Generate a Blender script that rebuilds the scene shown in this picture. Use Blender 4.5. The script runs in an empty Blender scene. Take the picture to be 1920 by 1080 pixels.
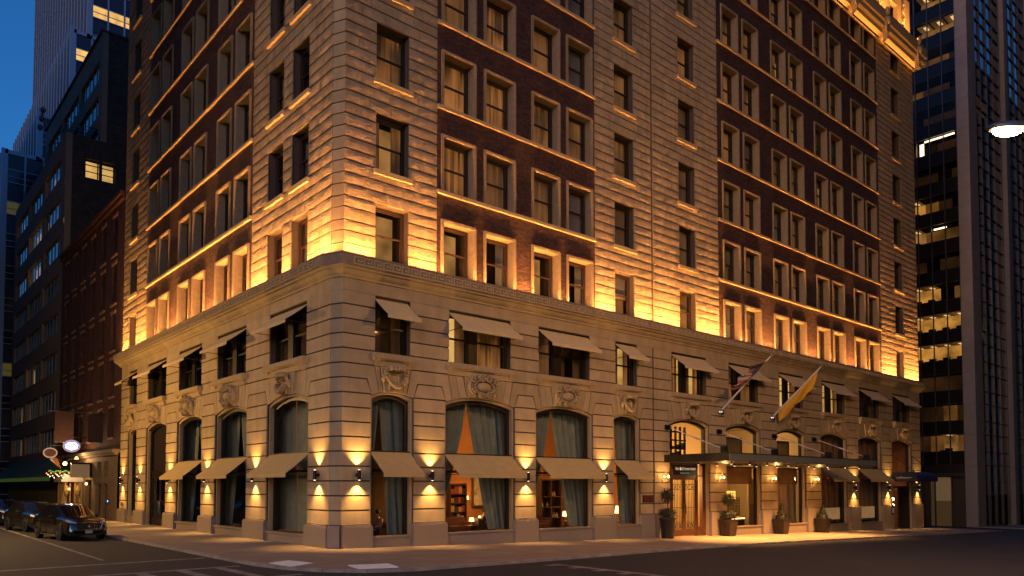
import bpy, bmesh, math, random
from mathutils import Vector, Matrix, noise as mnoise
rad = math.radians
RND = random.Random(11)
C = bpy.context.scene.collection
scene = bpy.context.scene

# ------------------------------------------------------------------ camera, world, sun, exposure
cam_d = bpy.data.cameras.new('camera')
cam = bpy.data.objects.new('camera', cam_d); C.objects.link(cam)
CAM = Vector((-14.236, -26.609, 2.4))
cam.location = CAM
cam.rotation_euler = (rad(90 + 2.34), 0, rad(-(90 - 48.8)))
cam_d.sensor_width = 36.0
cam_d.lens = 1426.0 / 1920.0 * 36.0
cam_d.shift_y = 313.7 / 1920.0
cam_d.clip_start = 0.1
cam_d.clip_end = 3000
scene.camera = cam

world = bpy.data.worlds.new('World'); scene.world = world
world.use_nodes = True
wn = world.node_tree; wn.nodes.clear()
w_out = wn.nodes.new('ShaderNodeOutputWorld')
w_bg = wn.nodes.new('ShaderNodeBackground')
w_sky = wn.nodes.new('ShaderNodeTexSky')
w_sky.sky_type = 'NISHITA'; w_sky.sun_disc = False
SUN_EL, SUN_AZ = 5.0, 241.0
w_sky.sun_elevation = rad(SUN_EL)
w_sky.sun_rotation = rad(SUN_AZ)
w_sky.altitude = 0; w_sky.air_density = 1.0; w_sky.dust_density = 0.3; w_sky.ozone_density = 6.0
w_bg.inputs['Strength'].default_value = 0.104
wn.links.new(w_sky.outputs[0], w_bg.inputs[0]); wn.links.new(w_bg.outputs[0], w_out.inputs[0])

sun_d = bpy.data.lights.new('sun', 'SUN')
sun_d.energy = 0.46; sun_d.angle = rad(50); sun_d.color = (1.0, 0.46, 0.16)
sun = bpy.data.objects.new('sun', sun_d); C.objects.link(sun)
_to_sun = Vector((math.sin(rad(SUN_AZ)) * math.cos(rad(SUN_EL)), math.cos(rad(SUN_AZ)) * math.cos(rad(SUN_EL)), math.sin(rad(SUN_EL))))
sun.rotation_euler = _to_sun.to_track_quat('Z', 'Y').to_euler()
sun.location = (-60, -60, 60)

vs = scene.view_settings
scene.display_settings.display_device = 'sRGB'
vs.view_transform = 'Standard'; vs.look = 'None'; vs.exposure = 1.3; vs.gamma = 1.0
try: vs.use_curve_mapping = False
except Exception: pass
scene.cycles.use_denoising = True
scene.cycles.max_bounces = 6; scene.cycles.diffuse_bounces = 3; scene.cycles.glossy_bounces = 3
scene.cycles.transparent_max_bounces = 12
scene.cycles.sample_clamp_indirect = 4.0
scene.cycles.caustics_reflective = False; scene.cycles.caustics_refractive = False

# ------------------------------------------------------------------ materials
MATS = {}
def mat(name, col, rough=0.7, metal=0.0, var=0.0, vscale=3.0, bump=0.0, bscale=20.0, bdist=0.02, rand=0.0, spec=0.5,
        col2=None, emis=None, estr=0.0, detail=6.0, streak=0.0):
    m = bpy.data.materials.new(name); m.use_nodes = True
    nt = m.node_tree; b = nt.nodes['Principled BSDF']
    L = nt.links.new
    b.inputs['Roughness'].default_value = rough; b.inputs['Metallic'].default_value = metal
    b.inputs['Specular IOR Level'].default_value = spec
    c4 = (*col, 1)
    b.inputs['Base Color'].default_value = c4
    geo = nt.nodes.new('ShaderNodeNewGeometry')
    src = None
    if var > 0 or col2:
        n = nt.nodes.new('ShaderNodeTexNoise'); n.inputs['Scale'].default_value = vscale; n.inputs['Detail'].default_value = detail
        L(geo.outputs['Position'], n.inputs['Vector'])
        r = nt.nodes.new('ShaderNodeValToRGB')
        a = col2 if col2 else tuple(x * (1 - var) for x in col)
        z = col if col2 else tuple(min(1, x * (1 + var)) for x in col)
        r.color_ramp.elements[0].color = (*a, 1); r.color_ramp.elements[1].color = (*z, 1)
        r.color_ramp.elements[0].position = 0.3; r.color_ramp.elements[1].position = 0.7
        L(n.outputs['Fac'], r.inputs['Fac']); src = r.outputs['Color']
    if streak > 0 and src:
        mp = nt.nodes.new('ShaderNodeMapping'); mp.inputs['Scale'].default_value = (1.6, 1.6, .22); L(geo.outputs['Position'], mp.inputs['Vector'])
        n4 = nt.nodes.new('ShaderNodeTexNoise'); n4.inputs['Scale'].default_value = 1.0; n4.inputs['Detail'].default_value = 5; n4.inputs['Roughness'].default_value = .65; L(mp.outputs[0], n4.inputs['Vector'])
        m4 = nt.nodes.new('ShaderNodeMapRange'); m4.inputs[1].default_value = .35; m4.inputs[2].default_value = .65; m4.inputs[3].default_value = 1 - streak; m4.inputs[4].default_value = 1 + streak*.5; L(n4.outputs['Fac'], m4.inputs[0])
        x4 = nt.nodes.new('ShaderNodeVectorMath'); x4.operation = 'SCALE'; L(src, x4.inputs[0]); L(m4.outputs[0], x4.inputs['Scale']); src = x4.outputs[0]
    if rand > 0:
        oi = nt.nodes.new('ShaderNodeObjectInfo')
        mr = nt.nodes.new('ShaderNodeMapRange'); mr.inputs[3].default_value = 1 - rand; mr.inputs[4].default_value = 1 + rand
        L(oi.outputs['Random'], mr.inputs[0])
        mx = nt.nodes.new('ShaderNodeVectorMath'); mx.operation = 'SCALE'
        if src: L(src, mx.inputs[0])
        else: mx.inputs[0].default_value = col
        L(mr.outputs[0], mx.inputs['Scale']); src = mx.outputs[0]
    if src: L(src, b.inputs['Base Color'])
    if bump > 0:
        n2 = nt.nodes.new('ShaderNodeTexNoise'); n2.inputs['Scale'].default_value = bscale; n2.inputs['Detail'].default_value = 8
        n2.inputs['Roughness'].default_value = 0.6
        L(geo.outputs['Position'], n2.inputs['Vector'])
        bp = nt.nodes.new('ShaderNodeBump'); bp.inputs['Strength'].default_value = bump; bp.inputs['Distance'].default_value = bdist
        L(n2.outputs['Fac'], bp.inputs['Height']); L(bp.outputs[0], b.inputs['Normal'])
    if emis:
        b.inputs['Emission Color'].default_value = (*emis, 1); b.inputs['Emission Strength'].default_value = estr
    MATS[name] = m
    return m

def emit(name, col, strength, var=0.0, vscale=1.0):
    m = bpy.data.materials.new(name); m.use_nodes = True
    nt = m.node_tree; nt.nodes.clear(); L = nt.links.new
    o = nt.nodes.new('ShaderNodeOutputMaterial'); e = nt.nodes.new('ShaderNodeEmission')
    e.inputs['Color'].default_value = (*col, 1); e.inputs['Strength'].default_value = strength
    if var > 0:
        g = nt.nodes.new('ShaderNodeNewGeometry')
        n = nt.nodes.new('ShaderNodeTexNoise'); n.inputs['Scale'].default_value = vscale; n.inputs['Detail'].default_value = 2
        L(g.outputs['Position'], n.inputs['Vector'])
        mr = nt.nodes.new('ShaderNodeMapRange'); mr.inputs[1].default_value = 0.3; mr.inputs[2].default_value = 0.7
        mr.inputs[3].default_value = strength * (1 - var); mr.inputs[4].default_value = strength * (1 + var)
        L(n.outputs['Fac'], mr.inputs[0]); L(mr.outputs[0], e.inputs['Strength'])
    L(e.outputs[0], o.inputs[0]); MATS[name] = m
    return m

def glass(name, tint=(0.9, 0.92, 0.9), refl=1.0, rough=0.02, ior=1.5):
    m = bpy.data.materials.new(name); m.use_nodes = True
    nt = m.node_tree; nt.nodes.clear(); L = nt.links.new
    o = nt.nodes.new('ShaderNodeOutputMaterial'); mx = nt.nodes.new('ShaderNodeMixShader')
    t = nt.nodes.new('ShaderNodeBsdfTransparent'); t.inputs[0].default_value = (*tint, 1)
    g = nt.nodes.new('ShaderNodeBsdfGlossy'); g.inputs['Roughness'].default_value = rough
    gi = nt.nodes.new('ShaderNodeNewGeometry')
    dt = nt.nodes.new('ShaderNodeVectorMath'); dt.operation = 'DOT_PRODUCT'; L(gi.outputs['Incoming'], dt.inputs[0]); L(gi.outputs['Normal'], dt.inputs[1])
    ab = nt.nodes.new('ShaderNodeMath'); ab.operation = 'ABSOLUTE'; L(dt.outputs['Value'], ab.inputs[0])
    om = nt.nodes.new('ShaderNodeMath'); om.operation = 'SUBTRACT'; om.inputs[0].default_value = 1.0; L(ab.outputs[0], om.inputs[1])
    pw = nt.nodes.new('ShaderNodeMath'); pw.operation = 'POWER'; L(om.outputs[0], pw.inputs[0]); pw.inputs[1].default_value = 5.0
    f0 = ((ior - 1) / (ior + 1)) ** 2
    f = nt.nodes.new('ShaderNodeMath'); f.operation = 'MULTIPLY_ADD'; L(pw.outputs[0], f.inputs[0]); f.inputs[1].default_value = 1 - f0; f.inputs[2].default_value = f0
    mm = nt.nodes.new('ShaderNodeMath'); mm.operation = 'MULTIPLY'; mm.inputs[1].default_value = refl
    gg = nt.nodes.new('ShaderNodeNewGeometry')
    nz = nt.nodes.new('ShaderNodeTexNoise'); nz.inputs['Scale'].default_value = 0.7
    L(gg.outputs['Position'], nz.inputs['Vector'])
    bp = nt.nodes.new('ShaderNodeBump'); bp.inputs['Strength'].default_value = 0.05; bp.inputs['Distance'].default_value = 0.05
    L(nz.outputs['Fac'], bp.inputs['Height']); L(bp.outputs[0], g.inputs['Normal'])
    L(f.outputs[0], mm.inputs[0]); mm.use_clamp = True; L(mm.outputs[0], mx.inputs[0]); L(t.outputs[0], mx.inputs[1]); L(g.outputs[0], mx.inputs[2])
    L(mx.outputs[0], o.inputs[0]); MATS[name] = m
    return m

def brick_mat(name, c1, c2, mortar, bump=0.6, dist=0.03, scale=1.0, offset_noise=True):
    m = bpy.data.materials.new(name); m.use_nodes = True
    nt = m.node_tree; b = nt.nodes['Principled BSDF']; L = nt.links.new
    b.inputs['Roughness'].default_value = 0.85
    g = nt.nodes.new('ShaderNodeNewGeometry'); sp = nt.nodes.new('ShaderNodeSeparateXYZ'); L(g.outputs['Position'], sp.inputs[0])
    ad = nt.nodes.new('ShaderNodeMath'); ad.operation = 'ADD'; L(sp.outputs[0], ad.inputs[0]); L(sp.outputs[1], ad.inputs[1])
    cb = nt.nodes.new('ShaderNodeCombineXYZ'); L(ad.outputs[0], cb.inputs[0]); L(sp.outputs[2], cb.inputs[1])
    t = nt.nodes.new('ShaderNodeTexBrick'); t.inputs['Scale'].default_value = scale
    t.inputs['Brick Width'].default_value = 0.3; t.inputs['Row Height'].default_value = 0.075; t.inputs['Mortar Size'].default_value = 0.009
    t.inputs['Mortar Smooth'].default_value = 0.2; t.inputs['Bias'].default_value = -0.1
    t.inputs['Color1'].default_value = (*c1, 1); t.inputs['Color2'].default_value = (*c2, 1); t.inputs['Mortar'].default_value = (*mortar, 1)
    L(cb.outputs[0], t.inputs['Vector'])
    n = nt.nodes.new('ShaderNodeTexNoise'); n.inputs['Scale'].default_value = 1.2; n.inputs['Detail'].default_value = 4
    L(g.outputs['Position'], n.inputs['Vector'])
    mr = nt.nodes.new('ShaderNodeMapRange'); mr.inputs[1].default_value = .3; mr.inputs[2].default_value = .7; mr.inputs[3].default_value = .7; mr.inputs[4].default_value = 1.25
    L(n.outputs['Fac'], mr.inputs[0])
    nb = nt.nodes.new('ShaderNodeTexNoise'); nb.inputs['Scale'].default_value = 5.5; nb.inputs['Detail'].default_value = 4; nb.inputs['Roughness'].default_value = .8; L(g.outputs['Position'], nb.inputs['Vector'])
    mb_ = nt.nodes.new('ShaderNodeMapRange'); mb_.inputs[1].default_value = .32; mb_.inputs[2].default_value = .68; mb_.inputs[3].default_value = .35; mb_.inputs[4].default_value = 1.8; L(nb.outputs['Fac'], mb_.inputs[0])
    mm_ = nt.nodes.new('ShaderNodeMath'); mm_.operation = 'MULTIPLY'; L(mr.outputs[0], mm_.inputs[0]); L(mb_.outputs[0], mm_.inputs[1]); mr = mm_
    sc = nt.nodes.new('ShaderNodeVectorMath'); sc.operation = 'SCALE'; L(t.outputs['Color'], sc.inputs[0]); L(mr.outputs[0], sc.inputs['Scale'])
    L(sc.outputs[0], b.inputs['Base Color'])
    # per brick random proudness from colour, plus mortar recess
    n2 = nt.nodes.new('ShaderNodeTexNoise'); n2.inputs['Scale'].default_value = 9; n2.inputs['Detail'].default_value = 5
    L(cb.outputs[0], n2.inputs['Vector'])
    mp = nt.nodes.new('ShaderNodeMapping'); mp.inputs['Scale'].default_value = (2.2, 6.5, 1); L(cb.outputs[0], mp.inputs['Vector'])
    n3 = nt.nodes.new('ShaderNodeTexNoise'); n3.inputs['Scale'].default_value = 1.0; n3.inputs['Detail'].default_value = 5; n3.inputs['Roughness'].default_value = .7; L(mp.outputs[0], n3.inputs['Vector'])
    n2 = n3
    sv = nt.nodes.new('ShaderNodeMath'); sv.operation = 'MULTIPLY_ADD'; L(t.outputs['Fac'], sv.inputs[0]); sv.inputs[1].default_value = -0.7; L(n2.outputs['Fac'], sv.inputs[2])
    bp = nt.nodes.new('ShaderNodeBump'); bp.inputs['Strength'].default_value = bump; bp.inputs['Distance'].default_value = dist
    L(sv.outputs[0], bp.inputs['Height']); L(bp.outputs[0], b.inputs['Normal'])
    MATS[name] = m
    return m

STONE = (0.45, 0.338, 0.182)
mat('limestone', STONE, 0.85, var=0.10, vscale=1.7, bump=0.25, bscale=35, bdist=0.006, rand=0.11, streak=.12)
mat('rock_stone', (0.36, 0.275, 0.165), 0.9, var=0.17, vscale=3.5, bump=1.0, bscale=11.0, bdist=0.075, rand=0.13, streak=.18)
mat('joint', (0.10, 0.075, 0.052), 0.95, var=0.1)
mat('granite', (0.27, 0.22, 0.165), 0.75, var=0.35, vscale=55, bump=0.2, bscale=60, bdist=0.004, rand=0.06)
mat('band_shade', (0.28, 0.21, 0.125), 0.9, var=0.2, vscale=3)  # band coloured darker so the recesses of the key relief read as shaded
mat('surround_stone', (0.31, 0.235, 0.14), 0.85, var=0.12, vscale=5, bump=0.3, bscale=25, bdist=0.01)
mat('carving', (0.43, 0.32, 0.165), 0.85, var=0.1, vscale=6, bump=0.3, bscale=25, bdist=0.01)
brick_mat('dark_brick', (0.088, 0.032, 0.019), (0.036, 0.014, 0.010), (0.03, 0.019, 0.014), bump=1.0, dist=0.10)
brick_mat('red_brick', (0.06, 0.017, 0.011), (0.04, 0.011, 0.008), (0.035, 0.018, 0.013), bump=0.4, dist=0.02)
brick_mat('brown_brick', (0.045, 0.032, 0.026), (0.032, 0.024, 0.02), (0.03, 0.025, 0.022), bump=0.4, dist=0.02)
mat('bronze', (0.020, 0.014, 0.011), 0.45, metal=0.3)
mat('window_wood', (0.045, 0.026, 0.017), 0.5)
mat('window_dark', (0.022, 0.014, 0.011), 0.5)
mat('brown_frame', (0.055, 0.030, 0.018), 0.45)
mat('door_wood', (0.10, 0.040, 0.016), 0.4, var=0.3, vscale=14)
mat('black_metal', (0.012, 0.011, 0.011), 0.4, metal=0.4)
mat('steel', (0.55, 0.55, 0.57), 0.25, metal=1.0)
mat('brass', (0.55, 0.36, 0.12), 0.3, metal=1.0)
mat('silver_ball', (0.8, 0.8, 0.82), 0.12, metal=1.0)
mat('awning_cloth', (0.58, 0.42, 0.155), 0.9, var=0.06, vscale=2.5, bump=0.15, bscale=6, bdist=0.02)
mat('awning_pale', (0.64, 0.49, 0.23), 0.9, var=0.06, vscale=2.5, bump=0.15, bscale=6, bdist=0.02)
mat('teal_cloth', (0.215, 0.245, 0.18), 0.9, var=0.15, vscale=2)
mat('brown_cloth', (0.22, 0.125, 0.055), 0.9, var=0.15, vscale=2)
mat('asphalt', (0.0135, 0.013, 0.0145), 0.88, var=0.38, vscale=0.55, bump=0.7, bscale=45, bdist=0.01)
mat('concrete', (0.27, 0.21, 0.145), 0.85, var=0.16, vscale=0.8, bump=0.2, bscale=40, bdist=0.004)
mat('kerb_stone', (0.30, 0.27, 0.22), 0.7, var=0.3, vscale=2.0, bump=0.3, bscale=25, bdist=0.01, rand=0.08)
mat('road_paint', (0.20, 0.18, 0.165), 0.8, var=0.55, vscale=2.2)
mat('pale_pad', (0.88, 0.85, 0.76), 0.7, var=0.08, vscale=8)
mat('bulb_white', (1, 1, 1), 0.3)
glass('pane_glass')
glass('shop_glass', (0.95, 0.95, 0.93), 0.9, 0.0, 1.45)
glass('tower_glass', (0.6, 0.57, 0.54), 0.3, 0.02, 1.5)
glass('canopy_glass', (0.45, 0.5, 0.45), 1.0, 0.05)
# curtains and rooms behind the panes
def curtain_mat(name, col, ecol, estr):
    # cloth lit from the room behind: the folds let more or less of that light through
    m = mat(name, col, 0.9, emis=ecol, estr=estr); nt = m.node_tree; L = nt.links.new; b = nt.nodes['Principled BSDF']
    g = nt.nodes.new('ShaderNodeNewGeometry'); sp = nt.nodes.new('ShaderNodeSeparateXYZ'); L(g.outputs['Position'], sp.inputs[0])
    ad = nt.nodes.new('ShaderNodeMath'); ad.operation = 'ADD'; L(sp.outputs[0], ad.inputs[0]); L(sp.outputs[1], ad.inputs[1])
    zz = nt.nodes.new('ShaderNodeMath'); zz.operation = 'MULTIPLY'; L(sp.outputs[2], zz.inputs[0]); zz.inputs[1].default_value = .05
    cb = nt.nodes.new('ShaderNodeCombineXYZ'); L(ad.outputs[0], cb.inputs[0]); L(zz.outputs[0], cb.inputs[2])
    n = nt.nodes.new('ShaderNodeTexNoise'); n.inputs['Scale'].default_value = 5.0; n.inputs['Detail'].default_value = 1.5; L(cb.outputs[0], n.inputs['Vector'])
    n2 = nt.nodes.new('ShaderNodeTexNoise'); n2.inputs['Scale'].default_value = .45; n2.inputs['Detail'].default_value = 1; L(g.outputs['Position'], n2.inputs['Vector'])
    mu = nt.nodes.new('ShaderNodeMath'); mu.operation = 'MULTIPLY'; L(n.outputs['Fac'], mu.inputs[0]); L(n2.outputs['Fac'], mu.inputs[1])
    mr = nt.nodes.new('ShaderNodeMapRange'); mr.inputs[1].default_value = .17; mr.inputs[2].default_value = .36; mr.inputs[3].default_value = estr*.12; mr.inputs[4].default_value = estr*2.0
    L(mu.outputs[0], mr.inputs[0]); L(mr.outputs[0], b.inputs['Emission Strength'])
curtain_mat('curtain_dim', (0.22, 0.15, 0.09), (1.0, 0.45, 0.16), 0.015)
curtain_mat('curtain_glow', (0.26, 0.17, 0.10), (1.0, 0.36, 0.085), 0.075)
curtain_mat('curtain_warm', (0.26, 0.17, 0.10), (1.0, 0.38, 0.10), 0.040)
mat('curtain_grey', (0.26, 0.235, 0.23), 0.9)
mat('room_dark', (0.05, 0.032, 0.022), 0.95)
mat('plaster', (0.30, 0.22, 0.13), 0.9)
emit('room_lit', (1.0, 0.52, 0.14), 0.30, 0.4, 0.9)
emit('room_dim', (1.0, 0.44, 0.12), 0.15, 0.5, 0.8)
emit('room_bright', (1.0, 0.56, 0.17), 0.36, 0.3, 0.8)
emit('lamp_white', (1.0, 0.72, 0.36), 5.0)
emit('led_strip', (1.0, 0.66, 0.26), 6.0)
emit('lamp_warm', (1.0, 0.55, 0.17), 2.2)
emit('flame', (1.0, 0.62, 0.22), 14.0)
emit('shade_glow', (1.0, 0.48, 0.08), 0.9)

# ------------------------------------------------------------------ mesh helpers
class MB:
    """collects geometry; build() links it as ONE mesh object"""
    def __init__(s): s.v = []; s.f = []; s.mi = []; s.cur = 0
    def face(s, pts):
        i = len(s.v); s.v.extend([tuple(p) for p in pts]); s.f.append(tuple(range(i, i + len(pts)))); s.mi.append(s.cur)
    def mesh(s, vs, fs):
        i = len(s.v); s.v.extend([tuple(p) for p in vs])
        for f in fs: s.f.append(tuple(i + k for k in f)); s.mi.append(s.cur)
    def box(s, a, b, M=None):
        (x0, y0, z0), (x1, y1, z1) = a, b
        vs = [(x0,y0,z0),(x1,y0,z0),(x1,y1,z0),(x0,y1,z0),(x0,y0,z1),(x1,y0,z1),(x1,y1,z1),(x0,y1,z1)]
        if M: vs = [M @ Vector(p) for p in vs]
        s.mesh(vs, [(0,3,2,1),(4,5,6,7),(0,1,5,4),(1,2,6,5),(2,3,7,6),(3,0,4,7)])
    def prism(s, poly, d0, d1, ax='y'):
        """poly in (u,z) extruded along d"""
        n = len(poly)
        vs = [(u, d0, z) for u, z in poly] + [(u, d1, z) for u, z in poly]
        if ax == 'x': vs = [(d, u, z) for u, d, z in vs]
        if ax == 'z': vs = [(u, z, d) for u, d, z in vs]
        s.mesh(vs, [tuple(range(n)), tuple(range(2 * n - 1, n - 1, -1))] + [(i, i + n, (i + 1) % n + n, (i + 1) % n) for i in range(n)])
    def tube(s, path, r, n=8, cap=True):
        path = [Vector(p) for p in path]; rs = r if isinstance(r, (list, tuple)) else [r] * len(path)
        rings = []; up = Vector((0.13, 0.21, 0.97))
        for i, p in enumerate(path):
            t = (path[min(i + 1, len(path) - 1)] - path[max(i - 1, 0)]).normalized()
            a = t.cross(up)
            if a.length < 1e-4: a = t.cross(Vector((1, 0, 0)))
            a.normalize(); b = t.cross(a)
            rings.append([p + (a * math.cos(2*math.pi*k/n) + b * math.sin(2*math.pi*k/n)) * rs[i] for k in range(n)])
        vs = [q for ring in rings for q in ring]; fs = []
        for i in range(len(path) - 1):
            for k in range(n):
                fs.append((i*n+k, i*n+(k+1)%n, (i+1)*n+(k+1)%n, (i+1)*n+k))
        if cap: fs += [tuple(range(n - 1, -1, -1)), tuple(range((len(path)-1)*n, len(path)*n))]
        s.mesh(vs, fs)
    def ball(s, c, r, nu=10, nv=6):
        rx, ry, rz = r if isinstance(r, (tuple, list)) else (r, r, r)
        vs = []; fs = []
        for j in range(nv + 1):
            th = math.pi * j / nv
            for i in range(nu):
                ph = 2 * math.pi * i / nu
                vs.append((c[0] + rx*math.sin(th)*math.cos(ph), c[1] + ry*math.sin(th)*math.sin(ph), c[2] + rz*math.cos(th)))
        for j in range(nv):
            for i in range(nu):
                fs.append((j*nu+i, (j+1)*nu+i, (j+1)*nu+(i+1)%nu, j*nu+(i+1)%nu))
        s.mesh(vs, fs)
    def lathe(s, prof, c=(0, 0, 0), n=14, sq=False):
        vs = []; fs = []
        for r, z in prof:
            for i in range(n):
                a = 2*math.pi*(i + .5)/n
                vs.append((c[0] + r*math.cos(a), c[1] + r*math.sin(a), c[2] + z))
        m = len(prof)
        for j in range(m - 1):
            for i in range(n): fs.append((j*n+i, j*n+(i+1)%n, (j+1)*n+(i+1)%n, (j+1)*n+i))
        fs += [tuple(range(n-1, -1, -1)), tuple(range((m-1)*n, m*n))]
        s.mesh(vs, fs)
    def data(s, name, mats, smooth=False, recalc=True):
        me = bpy.data.meshes.new(name); me.from_pydata(s.v, [], s.f)
        for m in (mats if isinstance(mats, (list, tuple)) else [mats]): me.materials.append(MATS[m])
        if len(me.materials) > 1: me.polygons.foreach_set('material_index', s.mi)
        if recalc or smooth:
            bm = bmesh.new(); bm.from_mesh(me)
            bmesh.ops.remove_doubles(bm, verts=bm.verts, dist=1e-5) if smooth else None
            if recalc: bmesh.ops.recalc_face_normals(bm, faces=bm.faces)
            if smooth:
                for f in bm.faces: f.smooth = True
            bm.to_mesh(me); bm.free()
            if smooth:
                try: me.set_sharp_from_angle(angle=rad(40))
                except Exception: pass
        me.update()
        return me
    def build(s, name, mats, parent=None, smooth=False, recalc=True, label=None, cat=None, group=None, kind=None):
        return link(name, s.data(name, mats, smooth, recalc), parent, label=label, cat=cat, group=group, kind=kind)

def link(name, data, parent=None, loc=None, rz=None, scale=None, label=None, cat=None, group=None, kind=None):
    o = bpy.data.objects.new(name, data); C.objects.link(o)
    if parent: o.parent = parent
    if loc is not None: o.location = loc
    if rz: o.rotation_euler = (0, 0, rz)
    if scale is not None: o.scale = scale
    tag(o, label, cat, group, kind)
    return o
def tag(o, label=None, cat=None, group=None, kind=None):
    if label: o['label'] = label
    if cat: o['category'] = cat
    if group: o['group'] = group
    if kind: o['kind'] = kind
    return o
def thing(name, label, cat, loc=(0, 0, 0), rz=0.0, group=None):
    o = bpy.data.objects.new(name, None); C.objects.link(o)
    o.location = loc; o.rotation_euler = (0, 0, rz); o.empty_display_size = 0.2
    return tag(o, label, cat, group)
def dup(root, loc, rz, label=None, group=None):
    r = root.copy(); C.objects.link(r); r.location = loc; r.rotation_euler = (0, 0, rz)
    if label: r['label'] = label
    if group: r['group'] = group
    for ch in root.children:
        c = ch.copy(); C.objects.link(c); c.parent = r
        for g in ch.children:
            d = g.copy(); C.objects.link(d); d.parent = c
    return r
def lamp(kind, loc, power, col, aim=None, spot=None, blend=0.3, radius=0.05, size=None, spread=None, name=None, parent=None):
    d = bpy.data.lights.new(name or 'lamp_light', kind); d.energy = power; d.color = col
    if kind in ('POINT', 'SPOT'): d.shadow_soft_size = radius
    if kind == 'SPOT': d.spot_size = spot; d.spot_blend = blend
    if kind == 'AREA':
        d.shape = 'RECTANGLE'; d.size, d.size_y = size
        if spread: d.spread = spread
    o = bpy.data.objects.new(name or 'lamp_light', d); C.objects.link(o); o.location = loc
    if aim is not None: o.rotation_euler = aim
    if parent: o.parent = parent
    return o
def gz(x): return -0.022 * min(max(x, 0.0), 95.0)

# facade coordinates: u along the wall, d inwards, z up.  R faces the wide street, L the side street (u = -Y there)
def T(side, u, d, z): return (u, d, z) if side == 'R' else (d, -u, z)
RZ = {'R': 0.0, 'L': -math.pi / 2}
class FM(MB):
    """mesh builder in facade coordinates"""
    def __init__(s, side): super().__init__(); s.side = side
    def mesh(s, vs, fs): super().mesh([T(s.side, *p) for p in vs], fs)
    def face(s, pts): super().face([T(s.side, *p) for p in pts])
def fplace(name, data, side, u, d, z, parent, scale=None, **kw):
    return link(name, data, parent, T(side, u, d, z), RZ[side], scale, **kw)
def wall_grid(m, u0, u1, z0, z1, opens, d0, d1, cap=True):
    """wall sheet at depth d0 with rectangular openings lined back to d1"""
    us = sorted({u0, u1, *[min(max(x, u0), u1) for o in opens for x in o[:2]]})
    zs = sorted({z0, z1, *[min(max(x, z0), z1) for o in opens for x in o[2:]]})
    def inside(u, z): return any(a < u < b and c < z < e for a, b, c, e in opens)
    for i in range(len(us) - 1):
        j = 0
        while j < len(zs) - 1:
            um = (us[i] + us[i+1]) / 2
            if inside(um, (zs[j] + zs[j+1]) / 2): j += 1; continue
            k = j
            while k + 1 < len(zs) - 1 and not inside(um, (zs[k+1] + zs[k+2]) / 2): k += 1
            m.face([(us[i], d0, zs[j]), (us[i+1], d0, zs[j]), (us[i+1], d0, zs[k+1]), (us[i], d0, zs[k+1])]); j = k + 1
    for a, b, c, e in opens:
        m.face([(a, d0, c), (a, d1, c), (a, d1, e), (a, d0, e)]); m.face([(b, d0, c), (b, d0, e), (b, d1, e), (b, d1, c)])
        m.face([(a, d0, e), (a, d1, e), (b, d1, e), (b, d0, e)]); m.face([(a, d0, c), (b, d0, c), (b, d1, c), (a, d1, c)])
# ------------------------------------------------------------------ the setting: ground
def sheet(name, rows, m, kind='structure', dz=0.0, label=None):
    b = MB()
    for i in range(len(rows) - 1):
        for j in range(len(rows[i]) - 1):
            b.face([rows[i][j], rows[i][j+1], rows[i+1][j+1], rows[i+1][j]])
    return b.build(name, m, kind=kind, recalc=False)
xs_ = [-900, -300, -120, -60, -30, 0, 10, 20, 30, 40, 50, 60, 70, 80, 95, 140, 300, 900]
ys_ = [-900, -300, -100, -60, -30, -15, 0, 30, 60, 100, 160, 300, 900]
sheet('road', [[(x, y, gz(x) - 0.13) for x in xs_] for y in ys_], 'asphalt')
KERB = [(-4.35, 84), (-4.35, 60), (-4.35, 30), (-4.36, 14), (-4.38, 6), (-4.40, 1), (-4.42, -1.2), (-4.38, -3.0), (-4.15, -4.6), (-3.6, -6.0), (-2.7, -7.0),
        (-1.5, -7.55), (0.0, -7.65), (3, -7.4), (6, -7.05), (10, -6.5), (15, -5.9), (21, -5.45), (30, -5.25), (40, -5.15), (50, -5.1), (60.5, -5.1)]
INNER = [(0.4, 84), (0.4, 60), (0.4, 30), (0.4, 14), (0.4, 6), (0.4, 2.5), (0.4, 1.6), (0.4, 1.2), (0.4, 0.9), (0.4, 0.7), (0.4, 0.5),
         (0.5, 0.4), (1.0, 0.4), (3, 0.4), (6, 0.4), (10, 0.4), (15, 0.4), (21, 0.4), (30, 0.4), (40, 0.4), (50, 0.4), (60.5, 0.4)]
b = MB()
for i in range(len(KERB) - 1):
    for k in range(4):
        t0, t1 = k / 4, (k + 1) / 4
        q = []
        for (p, r, t) in ((KERB[i], INNER[i], t0), (KERB[i+1], INNER[i+1], t0), (KERB[i+1], INNER[i+1], t1), (KERB[i], INNER[i], t1)):
            x = p[0] + (r[0]-p[0])*t; y = p[1] + (r[1]-p[1])*t
            q.append((x, y, gz(x) - 0.0 - (0.05 * (1 - t))))
        b.face(q)
sw = b.build('sidewalk', 'concrete', kind='structure', recalc=False)
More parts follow.
